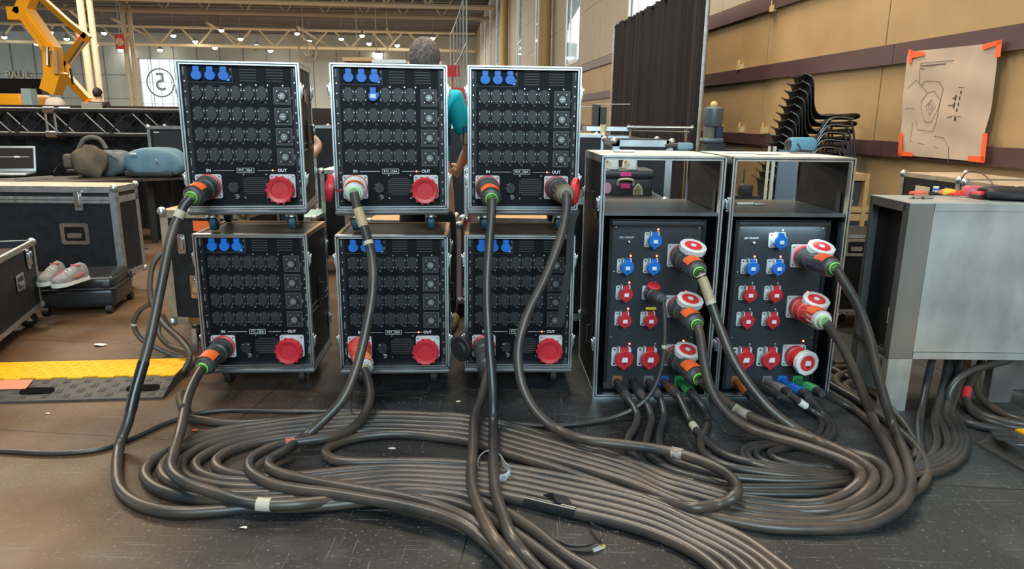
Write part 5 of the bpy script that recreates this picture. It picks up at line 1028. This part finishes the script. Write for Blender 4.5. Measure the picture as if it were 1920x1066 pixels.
# ================================================================ RIGHT BACKGROUND
CUR = mat('black_drape', (.011, .0075, .0075), .9, var=.5, scale=5, stretch=(6, 6, .3))
off = .78; b = MB(); pts = []; Y = 9.05; ps = []
while Y < 13.75:
    ps.append(wallp(Y, 0, off+.035*math.sin(Y*27)+.02*math.sin(Y*11+1)+.015*math.sin(Y*63))); Y += .03
zt0, zt1 = 3.02, 3.02
b.rings([[p+V((0, 0, .02)) for p in ps], [p+V((0, 0, 3.05)) for p in ps], [p+V((.015, 0, 3.05)) for p in ps], [p+V((.015, 0, .02)) for p in ps]], closed=False, cap=False)
t = empty('pipe_and_drape', wallp(9.05, 0, off), 0, 'tall black pleated drape on a frame parallel to the tan wall', 'curtain'); t0 = t.location; b.T = None; b.v = [tuple(V(v)-t0) for v in b.v]; b.build('drape', CUR, t, smooth=60)
MB().tube([wallp(9.0, 3.03, off)-t0, wallp(13.8, 3.03, off)-t0], .02, 8).build('top_rail', DK, t)
for Y in (8.98, 13.8): MB().tube([wallp(Y, 0, off)-t0, wallp(Y, 3.06, off)-t0], .025, 8).build('upright', ALUD, t)
# chairs
PLB = mat('black_chair_plastic', (.012, .012, .013), .35)
def chair(loc, rz, label, group=None, me={}):
    t = empty('stacking_chair', loc, rz, label, 'chair', group)
    if not me:
        # profile from the top of the back to the front of the seat (x forward, z up)
        pr = [(-.29, .80), (-.275, .79), (-.235, .765), (-.215, .70), (-.205, .60), (-.19, .52), (-.15, .455), (-.08, .435), (.05, .445), (.17, .455), (.22, .445), (.235, .42)]
        wd = [.19, .20, .21, .215, .215, .21, .205, .215, .22, .22, .215, .20]
        b = MB(); c = catmull([V((x, w_, z)) for (x, z), w_ in zip(pr, wd)], 3); n = 9; up = []; dn = []
        for p in c:
            r = [V((p.x+.028*(1-math.cos(u*PI/2*1.0))*(-0) , p.y*u, p.z+.02*u*u)) for u in [-1+2*j/(n-1) for j in range(n)]]; up.append(r); dn.append([q+V((-.007, 0, -.007)) for q in r])
        b.rings([u+d[::-1] for u, d in zip(up, dn)]); me['shell'] = b.mesh('seat_shell', PLB, 60)
        b = MB()
        for s in (-1, 1): b.tube(catmull([(-.20, s*.23, .0), (-.09, s*.215, .40), (-.03, s*.20, .43), (.10, s*.20, .435), (.15, s*.215, .40), (.23, s*.23, 0)], 5), .010, 8)
        b.tube([(-.05, -.2, .425), (-.05, .2, .425)], .009, 6); b.tube([(.12, -.2, .425), (.12, .2, .425)], .009, 6); me['frame'] = b.mesh('leg_frame', DK, 60)
        me['rail'] = MB().tube(catmull([(-.13, -.235, .30), (-.04, -.235, .428), (.16, -.235, .428)], 5), .006, 6).mesh('side_rail', mat('dull_chrome', (.18, .17, .16), .4, .6))
    for k, nm in (('shell', 'seat_shell'), ('frame', 'leg_frame'), ('rail', 'side_rail')): inst(nm, me[k], t)
    return t
pt = atY(1502, 141, 6.75); NCH = 15
for k in range(NCH):
    dz = .0665*(NCH-1-k); x = pt.x+.26-.0195*1.0*(k)*1.0
    chair(V((x, 6.75, pt.z-.81-.0665*k)), 0, 'topmost black plastic chair of the tall stack by the wall' if k == 0 else 'black plastic chair nested in the tall stack by the tan wall', 'black chairs nested in one tall stack')
zb0 = pt.z-.81-.0665*(NCH-1)
b = MB(); b.box((pt.x-.2, 6.45, .1), (pt.x+.45, 7.05, max(.14, zb0-.0))); 
for dx in (-.1, .35):
    for dy in (6.5, 7.0): b.cyl((pt.x+dx, dy-.02, .05), (pt.x+dx, dy+.02, .05), .05, 12)
tag(b.build('chair_dolly', DK), 'dark wheeled dolly under the stack of black chairs', 'dolly')
# speaker
def onD(o_, px_, py_, z=.0): return atz(px_, py_, DH+z)
t = empty('portable_speaker', onD(D2, 1503, 287)+V((0, .02, 0)), .12, 'light blue cylindrical portable speaker on top of the lit tall case', 'speaker')
SB = mat('blue_speaker_cloth', (.10, .26, .36), .7, bump=.3, bscale=300)
b = MB(); b.lathe([(-.078, .030), (-.072, .036), (-.06, .040), (.06, .040), (.072, .036), (.078, .03)], (0, 0, .042), (1, .12, 0), 26, 0); b.build('cloth_body', SB, t)
for s in (-1, 1): b = MB(); b.lathe([(0, .031), (.004, .030), (.006, .022), (.003, .02)], V((0, 0, .042))+V((1, .12, 0)).normalized()*s*.077, (s, .12*s, 0), 22); b.build('end_cap', DKP, t)
b = MB(); b.rbox((.01, -.036, .014), (.07, .012, .012), .005); b.build('foot_strip', DK, t); b = MB(); 
for k in range(4): b.cyl((.0+k*.012, -.041, .022), (.0+k*.012, -.043, .022), .0025, 6)
b.build('buttons', WHT, t); b = MB(); b.tube(catmull([(-.03, -.035, .03), (-.045, -.05, .05), (-.03, -.055, .02), (-.05, -.04, .005)], 5), .003, 6); b.build('cord_loop', DK, t)
# things on top of the tall cases
t = empty('hand_tool', onD(D1, 1270, 282), .1, 'grey blue hand tool with dark handle on top of the left tall case', 'tool')
b = MB(); b.rbox((.04, 0, .022), (.09, .05, .042), .015); b.build('grey_blue_body', mat('grey_blue', (.15, .25, .30), .5), t); b = MB(); b.tube([(.03, 0, .03), (-.05, 0, .025), (-.065, 0, .02)], [.014, .012, .016], 10); b.build('dark_handle', DK, t)
for (px_, py_, w_, d_, h_, m_, rz, lab, nm) in ((1170, 285, .11, .03, .012, ALUD, .0, 'flat grey metal bar on top of the left tall case', 'metal_bar'), (1390, 287, .16, .05, .006, WHT, -.05, 'white papers on top of the lit tall case near its corner', 'papers'), (1376, 283, .10, .012, .006, DK, -.1, 'thin dark pen lying on the white papers of the lit tall case', 'pen'), (1440, 289, .12, .06, .004, mat('pale_paper', (.55, .62, .62), .6), .05, 'pale sheet beside the blue speaker', 'papers')):
    b = MB(); b.rbox((0, 0, h_/2+(.006 if nm == 'pen' else 0)), (w_, d_, h_), min(h_, d_)*.3); tag(b.build(nm, m_, loc=onD(D1, px_, py_), rot=(0, 0, rz)), lab, nm.replace('_', ' '))
def onS(px_, py_): return atz(px_, py_, .942)
t = empty('flat_tool', onS(1405, 384), .12, 'flat cream and grey tool lying on the shelf of the lit tall case', 'tool'); b = MB(); b.rbox((-.02, .01, .008), (.10, .03, .014), .005); b.build('cream_handle', mat('cream_plastic', (.6, .55, .42), .5), t); b = MB(); b.rbox((.05, -.005, .006), (.06, .03, .01), .003); b.build('grey_blade', ALUD, t)
# items seen through / beyond the open tops
crate(1150, 1262, 262, 5.6, .6, 'black flight case with bright silver edging behind the left tall case', edge=.05, em=ALU, zb_=.3)
b_ = crate(1060, 1250, 372, 4.35, .55, 'black flight case carrying the toolbox behind the left tall case')
a = atY(1116, 379, 4.6); c = atY(1226, 379, 4.6); wd = c.x-a.x
t = empty('tool_box', ((a.x+c.x)/2, 4.6, atY(1116, 377, 4.6).z), 0, 'black plastic tool box with pink tape and stickers behind the left tall case', 'tool box'); TBm = mat('toolbox_plastic', (.03, .033, .035), .45)
b = MB(); b.rbox((0, .13, .075), (wd*.94, .24, .15), .015); b.build('box_body', TBm, t); b = MB(); b.rbox((0, .13, .175), (wd, .26, .06), .02); b.build('lid', TBm, t)
b = MB(); b.tube(catmull([(-.05, .0, .105), (-.045, -.02, .14), (.045, -.02, .14), (.05, 0, .105)], 5), .008, 8); b.build('carry_handle', mat('cream_plastic', (.6, .55, .42), .5), t)
PKT = mat('pink_tape', (.80, .05, .25), .5); b = MB(); b.box((-.035, -.004, .165), (.035, .0, .19)); b.box((-.03, .0-.002, .085), (.03, .01, .115)); b.build('pink_tape', PKT, t)
b = MB(); b.prism([V((-.115+.027*math.cos(q*PI/6), .008, .085+.037*math.sin(q*PI/6))) for q in range(12)], (0, .004, 0)); b.build('pink_oval_sticker', mat('pale_pink', (.75, .35, .5), .5), t)
b = MB(); b.prism([V((.085+x*.033, .008, .065+z*.05)) for x, z in ((-1, -.9), (1, -.9), (.9, .3), (.6, .7), (0, 1.1), (-.6, .7), (-.9, .3))], (0, .004, 0)); b.prism([V((.085+x*.028, .006, .065+z*.043)) for x, z in ((-1, -.9), (1, -.9), (.9, .3), (.6, .7), (0, 1.1), (-.6, .7), (-.9, .3))], (0, .003, 0), 1); b.build('ornate_sticker', [WHT, mat('olive_print', (.18, .15, .08), .6, var=2, scale=60)], t)
WSH = mat('white_leather', (.65, .64, .60), .6)
for i, (px_, lab) in enumerate(((1148, 'white shoe with tan and black heel, left one on the tool box'), (1182, 'white shoe with tan and black heel, right one on the tool box'))):
    a = atY(px_, 327, 4.7); shoe('sneaker', V((a.x, 4.74, t.location.z+.205)), PI+.0, WSH, SO, lab, mat('tan_leather', (.5, .3, .12), .6), sc=.85)
# metal plate, drawers etc. behind the lit case
p0 = atY(1453, 378, 4.7); b = MB(); b.box((0, 0, 0), (.16, .02, .34)); b.box((-.03, .03, 0), (-.012, .05, .36), 1); b.box((-.055, .05, 0), (-.042, .07, .36), 1); tag(b.build('metal_sheet', [mat('blue_grey_sheet', (.20, .26, .32), .35, .6), mat('cream_board', (.6, .55, .42), .6)], loc=p0), 'upright blue grey metal sheet with pale boards behind the lit tall case', 'sheet')
b = MB(); b.box((-.10, -.05, -.2), (.22, .1, 0)); tag(b.build('black_box', DK, loc=p0), 'black box holding the metal sheet upright behind the lit tall case', 'box')
a = atY(1400, 372, 5.4); b = MB(); b.box((-.10, 0, -.65), (.10, .12, .02)); b.rbox((0, .05, .06), (.10, .08, .10), .02); b.cyl((-.02, .05, .1), (-.02, .05, .22), .006, 6); b.T = Matrix.Translation((.14, 0, -.02))
for i in range(3):
    for j in range(2): b.cbox((j*.04, 0, i*.045), (.02, .02, .02), 1)
b.build('dark_electrical_box', [DK, mat('warm_terminals', (.65, .35, .15), .5)], loc=a); tag(bpy.data.objects['dark_electrical_box'], 'dark electrical box with small copper coloured terminals behind the lit tall case', 'box')
OAK = mat('oak_drawer', (.40, .22, .08), .5, var=.3, scale=6, stretch=(1, 8, 8))
a = atY(1597, 325, 5.1); t = empty('drawer_crate', (a.x, 5.1, 0), 0, 'wooden drawer crate with dark opening between the lit tall case and the metal cabinet', 'crate'); zt_ = a.z
b = MB(); b.box((-.02, 0, zt_-.05), (.12, .5, zt_)); b.box((.10, -.01, .1), (.13, .5, zt_)); b.box((-.02, .0, zt_-.28), (.2, .5, zt_-.24)); b.box((-.02, 0, zt_-.34), (.2, .5, zt_-.29)); b.box((-.02, .4, .0), (.2, .5, zt_-.02)); b.build('wood_frame', OAK, t); MB().box((-.02, .05, zt_-.24), (.10, .4, zt_-.05)).box((-.02, .02, .6), (.2, .4, zt_-.34)).build('dark_inside', DK, t)
flight_case('black flight case with butterfly latch between the lit tall case and the metal cabinet', (atY(1583, 430, 4.6).x, 4.6, 0), 0, .5, .4, atY(1590, 440, 4.6).z-.12, handles=[(.09, -.004, atY(1590, 463, 4.6).z, 0, .9)], edge=.02)
b = MB(); rn = random.Random(4)
for k in range(7):
    pp_ = [V((atY(1590+rn.random()*26, 0, 4.7).x, 4.62+rn.random()*.3, atY(1590, 438-k*2.2, 4.7).z+.02*rn.random())) for _ in range(4)]; b.tube(catmull(pp_, 6), .009, 6)
tag(b.build('tangled_leads', mat('grey_leads', (.10, .10, .10), .6)), 'tangle of grey leads on the black case beside the metal cabinet', 'cables')
# hoist beside the drape
a = atY(1332, 288, 8.4); t = empty('chain_hoist', (a.x, 8.4, 0), 0, 'grey electric chain hoist on a dark stand beside the black drape', 'hoist'); zc = atY(1332, 240, 8.4).z
b = MB(); b.lathe([(0, .10), (.03, .11), (.20, .11), (.22, .08)], (0, 0, zc+.02), (0, 0, 1), 20); b.build('motor_housing', mat('hoist_grey', (.14, .18, .19), .4, .5), t); b = MB(); b.rbox((0, 0, zc-.14), (.24, .2, .06), .02); b.build('lower_plate', mat('hoist_grey', (.14, .18, .19), .4, .5), t)
b = MB(); b.lathe([(0, .07), (.14, .07)], (-.03, 0, zc-.12), (0, 0, 1), 18); b.build('chain_drum', mat('olive_grey', (.16, .15, .12), .5), t); MB().cbox((.07, -.02, zc-.05), (.08, .1, .14)).build('control_block', mat('navy', (.02, .03, .07), .4), t)
b = MB(); b.sph((0, 0, zc+.26), .045, 10, 6); b.cyl((0, 0, zc+.2), (0, 0, zc+.26), .02, 8); b.build('cream_hook', mat('cream_clip', (.62, .45, .2), .6), t); MB().box((-.08, -.1, 0), (.14, .15, zc-.17)).build('stand_box', DK, t)
# chrome rail, posts and crates above the left tall case
a = atY(1178, 238, 6.6); c = atY(1297, 240, 6.6); t = empty('trolley_rail', (a.x, 6.6, 0), 0, 'chrome garment rail bar in front of the black drape', 'rail'); L = c.x-a.x
b = MB(); b.cyl((0, 0, a.z), (L, 0, c.z), .014, 10); b.cyl((0, 0, a.z-.035), (L-.02, 0, a.z-.04), .008, 8); b.cyl((L-.005, 0, a.z), (L+.012, 0, a.z), .022, 10); b.cyl((-.01, 0, a.z), (.01, 0, a.z), .022, 10); b.build('bar', CHR, t)
for x in (.02, L-.05): MB().cyl((x, 0, 0), (x, 0, a.z-.02), .011, 8).build('post', CHR, t)
MB().box((-.02, -.2, .05), (L+.02, .2, .09)).build('base', DK, t)
for px_, py_, yb in ((1118, 196, 0), (1129.5, 201, 0)):
    a = atY(px_, py_, 9.2); o = MB().box((-.05, -.05, 0), (.05, .05, a.z)).build('black_post', DK, loc=(a.x, 9.2, 0)); tag(o, 'slim black post %s above the left tall case' % ('with taller top' if px_ < 1120 else 'with shorter top, next to the paper cup'), 'post')
for (x0, x1, py_, dx, lab) in ((1088, 1115, 200.5, 0, 'thin horizontal line strung left of the two black posts'), (1118, 1182, 195.5, 0, 'thin horizontal line strung from the taller black post to the drape')):
    a = atY(x0, py_, 9.2); c = atY(x1, py_, 9.2); tag(MB().cyl(a, c, .006, 6).build('barrier_line', GRY), lab, 'line')
crate(1040, 1133, 251, 7.2, .6, 'black flight case with a paper cup on its top, left of the silver crates', top=mat('cream_top', (.5, .46, .36), .5), edge=.03)
crate(1133, 1145, 251, 7.9, .6, 'narrow silver edged case beside the one with the paper cup') if False else None
for i, (x0, x1, pyt) in enumerate(((1100, 1178, 245), (1140, 1180, 262), (1140, 1180, 273))):
    a = atY(x0, pyt, 8.0+.1*i); c = atY(x1, pyt, 8.0+.1*i); o = MB().box((0, 0, 0), (c.x-a.x, .5, .045)).build('silver_profile', ALU, loc=(a.x, 8.0+.1*i, a.z)); tag(o, ('longest and highest silver metal bar left of the chrome rail', 'middle silver metal bar left of the chrome rail', 'lowest silver metal bar left of the chrome rail')[i], 'metal bar')
a = atY(1140, 284, 8.0); tag(MB().box((-.25, -.1, 0), (.3, .6, a.z+.15)).build('dark_crate', DK, loc=(a.x+.1, 8.3, 0)), 'dark crate under the silver metal bars behind the left tall case', 'crate')
a = atY(1131, 251, 7.35); tag(MB().lathe([(0, .028), (.09, .036), (.088, .033), (.01, .026)], n=16).build('paper_cup', mat('cup_cream', (.65, .55, .38), .6), loc=(a.x, 7.35, a.z+.003)), 'cream paper cup standing on a black flight case top', 'cup')
# flight cases against the wall, right
a = wallpx(1690, 322, .75); c = wallpx(1826, 338, .75); ry = math.atan2(c.y-a.y, c.x-a.x)
def wall_case(px0, py0, px1, off_, z_t, lab, ex=None):
    a = wallpx(px0, py0, off_); c = wallpx(px1, py0, off_); d = c-a; t = flight_case(lab, (a.x, a.y, 0), math.atan2(d.y, d.x), d.length, .5, a.z-.12, edge=.03, top=WTOP, em=mat('tan_worn_edging', (.32, .27, .20), .5, .5, var=.6, scale=14)); 
    return t, d.length, a.z
t, L, zz = wall_case(1692, 322, 1802, .62, 0, 'black flight case with cream labels against the tan wall, behind the metal cabinet'); MB().box((L*.80, -.008, zz-.13), (L*.93, -.004, zz-.07)).build('cream_label', mat('cream_label', (.6, .5, .35), .6), t); MB().box((L*.3, -.008, zz-.2), (L*.55, -.004, zz-.08)).build('cream_label', mat('cream_label', (.6, .5, .35), .6), t)
t, L, zz = wall_case(1806, 338, 1960, .62, 0, 'second black flight case farther right along the tan wall'); MB().box((L*.10, -.008, zz-.10), (L*.2, -.004, zz-.03)).build('cream_label', mat('cream_label', (.6, .5, .35), .6), t)
a = atz(1905, 362, 1.02); tag(soft('black_cloth_bundle', V((2.42, 3.40, 1.016)), (.34, .2, .06), RUB, 'bundle of black cloth at the right end of the metal cabinet top', -.25, 4, .2), 'bundle of black cloth at the right end of the metal cabinet top', 'bundle')
# ---- drawing taped to the wall
o_ = .055; c_tl = wallpx(1705, 97, o_); c_tr = wallpx(1876, 80, o_); c_br = wallpx(1841, 303, o_); c_bl = wallpx(1687, 290, o_)
t = empty('wall_drawing', (c_tl+c_tr+c_br+c_bl)/4, 0, 'creased paper plan taped to the maroon rails with orange tape', 'drawing'); t0 = t.location; b = MB(); n = 26; rs = []; nrm = V((-1, -KW, 0)).normalized(); rn = random.Random(2)
def pp2(u, v):
    p = (c_tl*(1-u)+c_tr*u)*(1-v)+(c_bl*(1-u)+c_br*u)*v; return p+nrm*(.008*math.sin(u*9+v*4)*math.sin(PI*v)+.0025*math.sin(u*31+v*9)+.003*math.sin(v*17-u*5)+.01)+V((0, -.02*math.sin(v*5)*math.sin(PI*v)*(u-.3), 0))-t0
for j in range(n+1): rs.append([pp2(i/n, j/n) for i in range(n+1)]+[pp2(i/n, j/n)-nrm*.001 for i in range(n, -1, -1)])
b.rings(rs); b.build('paper_sheet', mat('plan_paper', (.56, .43, .32), .7), t, smooth=60)
def ln2(uv, wd=.0022, mb=None): (mb).tube([pp2(u, v)+nrm*.002 for u, v in uv], wd, 4)
b = MB()
def sc2(x, y): return ((x-80-(-.06)*(y-150))/750 if False else (x-(75-(y-150)*.075))/(755-.02*(y-150)), (y-(150-.08*x*.9))/(850))
for poly in ([(215,410),(250,375),(370,375),(410,430),(395,500),(390,620),(375,700),(345,765),(190,770),(165,690)], [(215,540),(270,470),(330,450),(390,520),(385,590),(320,695),(255,700),(220,610),(215,540)], [(265,575),(310,520),(350,570),(300,640),(265,575)], [(285,570),(305,550),(325,570),(300,605),(285,570)], [(200,400),(205,300),(215,235),(490,212)], [(135,720),(125,870),(395,890)], [(360,800),(440,805),(490,870),(495,990)], [(90,440),(170,370),(265,465)], [(70,610),(150,600)]):
    ln2([sc2(x, y) for x, y in poly], .0016, b)
for x0, y0, x1, y1, w_ in ((215,257,425,238,.004), (215,280,245,278,.003), (545,412,600,412,.002), (500,500,530,490,.003), (470,555,510,550,.003), (520,630,580,630,.002), (470,645,490,640,.003)): ln2([sc2(x0, y0), sc2(x1, y1)], w_, b)
b.build('printed_lines', mat('plan_ink', (.16, .13, .12), .7), t, smooth=0)
b = MB()
for x, y, w_, h_ in ((572,450,9,26),(527,492,11,40),(563,495,8,26),(520,550,11,40),(557,540,8,26),(549,583,8,26),(505,640,7,18),(543,652,14,26)):
    u, v = sc2(x, y); b.prism([pp2(u-w_/1500, v-h_/1700)+nrm*.002, pp2(u+w_/1500, v-h_/1700)+nrm*.002, pp2(u+w_/1500, v+h_/1700)+nrm*.002, pp2(u-w_/1500, v+h_/1700)+nrm*.002], nrm*.001)
b.build('printed_symbols', mat('plan_ink_dark', (.05, .03, .03), .7), t, smooth=0)
FO = mat('fluorescent_orange_tape', (1.0, .13, .03), .55)
def tp2(pts, lab):
    b = MB()
    for q in pts: b.prism([wallpx(x, y, .078)-t0 for x, y in q], nrm*.0015)
    b.build('orange_tape', FO, t, smooth=0)
tp2([[(1704,92),(1711,94),(1709,119),(1703,118)], [(1709,95),(1733,97),(1733,104),(1709,109)]], ''); tp2([[(1843,83),(1878,74),(1877,82),(1842,94)], [(1870,76),(1879,75),(1876,106),(1866,108)]], ''); tp2([[(1686,250),(1692,248),(1690,292),(1684,290)], [(1685,283),(1711,286),(1711,293),(1685,292)]], ''); tp2([[(1843,249),(1852,250),(1846,304),(1838,303)], [(1815,292),(1846,293),(1845,305),(1815,302)]], '')
# ---- tools on the metal cabinet
def onC(px_, py_): return atz(px_, py_, 1.017)
def lay(name, px_, py_, rz, lab, cat, parts):
    t = empty(name, onC(px_, py_), rz, lab, cat)
    for nm, fn, mm in parts: b = MB(); fn(b); b.build(nm, mm, t)
    return t
YH = mat('yellow_handle', (.85, .55, .05), .4); SALM = mat('salmon_handle', (.85, .16, .10), .4)
lay('screwdriver', 1777, 366, 0, 'screwdriver with fat yellow and red handle on the metal cabinet', 'screwdriver', [('handle', lambda b: b.lathe([(-.035, .008), (-.03, .014), (0, .017), (.025, .015), (.035, .008)], (0, 0, .017), (1, 0, 0), 16), YH), ('red_collar', lambda b: b.lathe([(-.05, .008), (-.034, .012)], (0, 0, .017), (1, 0, 0), 14), SALM), ('end_cap', lambda b: b.lathe([(.03, .013), (.045, .008)], (0, 0, .017), (1, 0, 0), 14), SALM), ('shaft', lambda b: b.cyl((-.14, 0, .015), (-.05, 0, .016), .003, 8), SCR)])
lay('pliers', 1738, 366, .3, 'salmon handled pliers beside the yellow screwdriver', 'pliers', [('handles', lambda b: (b.tube([(.0, 0, .012), (-.04, .012, .016), (-.09, .02, .012)], .008, 8), b.tube([(.0, 0, .012), (-.04, -.012, .016), (-.09, -.02, .012)], .008, 8)), SALM), ('jaws', lambda b: b.rbox((.02, 0, .012), (.045, .018, .014), .004), DK)])
lay('keys', 1728, 373, 0, 'small dark keys and bits in front of the pliers', 'keys', [('key_set', lambda b: (b.sph((-.04, 0, .006), .006, 8, 5), b.sph((.0, -.01, .006), .007, 8, 5), b.beam((-.06, 0, .004), (.05, .0, .004), .006, .004), b.beam((.0, .0, .004), (.06, .01, .004), .005, .004)), DK)])
lay('small_spool', 1754, 360, 0, 'small white and blue spool between pliers and screwdriver', 'spool', [('spool', lambda b: b.cyl((0, 0, 0), (0, 0, .03), .014, 14), WHT), ('blue_band', lambda b: b.cyl((0, 0, .01), (0, 0, .02), .0145, 14), BLUE)])
lay('wire_strippers', 1815, 368, .1, 'red and orange handled wire strippers left of the red meter', 'pliers', [('handles', lambda b: (b.tube([(.03, 0, .012), (-.02, .018, .014), (-.09, .012, .01)], .006, 8), b.tube([(.03, 0, .012), (-.02, -.018, .014), (-.09, -.02, .01)], .006, 8)), REDB), ('orange_grip', lambda b: b.tube([(.04, 0, .02), (.0, .02, .024), (-.04, .015, .02)], .007, 8), ORG), ('head', lambda b: b.rbox((.05, 0, .014), (.03, .02, .012), .004), DK)])
t = lay('clamp_meter', 1845, 372, .12, 'red clamp meter with pale display lying on the metal cabinet', 'meter', [('body', lambda b: b.rbox((0, 0, .018), (.10, .06, .034), .012), REDB), ('black_boot', lambda b: b.rbox((0, .002, .014), (.106, .066, .02), .008), DK), ('dial', lambda b: b.cyl((-.0, -.028, .03), (-.0, -.034, .026), .012, 14), DK), ('clamp_jaw', lambda b: b.tube([(.05, -.01, .02), (.09, -.02, .018), (.11, 0, .018), (.09, .02, .018), (.05, .01, .02)], .007, 8), REDB)])
b = MB(); b.rbox((-.005, .07, .03), (.085, .05, .05), .012, 0); b.cbox((-.005, .046, .034), (.055, .004, .014), 1); tag(b.build('red_meter', [mat('pink_red', (.70, .12, .16), .4), mat('display', (.45, .42, .40), .3)], loc=onC(1843, 372), rot=(0, 0, .05)), 'second pink red meter behind the clamp meter', 'meter')
b = MB(); b.tube(catmull([onC(1800, 366)+V((0, 0, .006)), onC(1805, 358)+V((0, .03, .05)), onC(1825, 362)+V((0, .08, .10)), onC(1845, 364)+V((0, .08, .11)), onC(1860, 366)+V((0, .03, .07)), onC(1864, 372)+V((0, 0, .01))], 8), .0028, 6); tag(b.build('test_lead', DK), 'thin black test lead arching over the meters', 'lead')
# ---- debris
for i, (x, y, s, mm, lab, nm) in enumerate(((187, 647, .045, 'p', 'torn white paper scrap on the floor left of the brown cables', 'paper_scrap'), (458, 989, .016, 'p', 'small white chip on the floor under the front of the coil', 'paper_scrap'), (89, 775, .012, 'p', 'tiny pale chip on the floor under the yellow ramp', 'paper_scrap'), (736, 841, .02, 'p', 'white scrap inside the small cable loop', 'paper_scrap'), (365, 807, .022, 'o', 'orange tape scrap on the floor at the upper left of the coil', 'tape_scrap'), (859, 753, .014, 'y', 'small cream chip on the floor under the middle stack', 'paper_scrap'), (897, 861, .012, 'p', 'white crumb by the hanging cables', 'paper_scrap'), (272, 466, .05, 'p', 'white packet on the floor by the table leg', 'packet'))):
    p = atz(x, y, .001); b = MB(); rn = random.Random(i); n = 7; ring = [V((s*(.6+.5*rn.random())*math.cos(2*PI*k/n), s*.6*(.6+.5*rn.random())*math.sin(2*PI*k/n), s*.25*rn.random())) for k in range(n)]; b.prism(ring, (0, 0, .0015)); tag(b.build(nm, {'p': mat('scrap_white', (.65, .63, .58), .7), 'o': mat('scrap_orange', (.85, .14, .05), .6), 'y': mat('scrap_cream', (.7, .58, .35), .6)}[mm], loc=p), lab, 'scrap')
b = MB(); b.beam((-.02, -.012, .004), (.02, .012, .004), .011, .008); b.beam((.008, .005, .0045), (.02, .012, .0045), .0112, .0085, mi=1); tag(b.build('cigarette_butt', [mat('scrap_white', (.65, .63, .58), .7), mat('filter_yellow', (.7, .45, .08), .6)], loc=atz(1123, 1029, 0)), 'short white and yellow tube lying beside the curled grey strap', 'scrap')
# leftover loose things
for o in bpy.data.objects:
    if o.parent is None and o.type == 'EMPTY' and 'label' not in o: pass
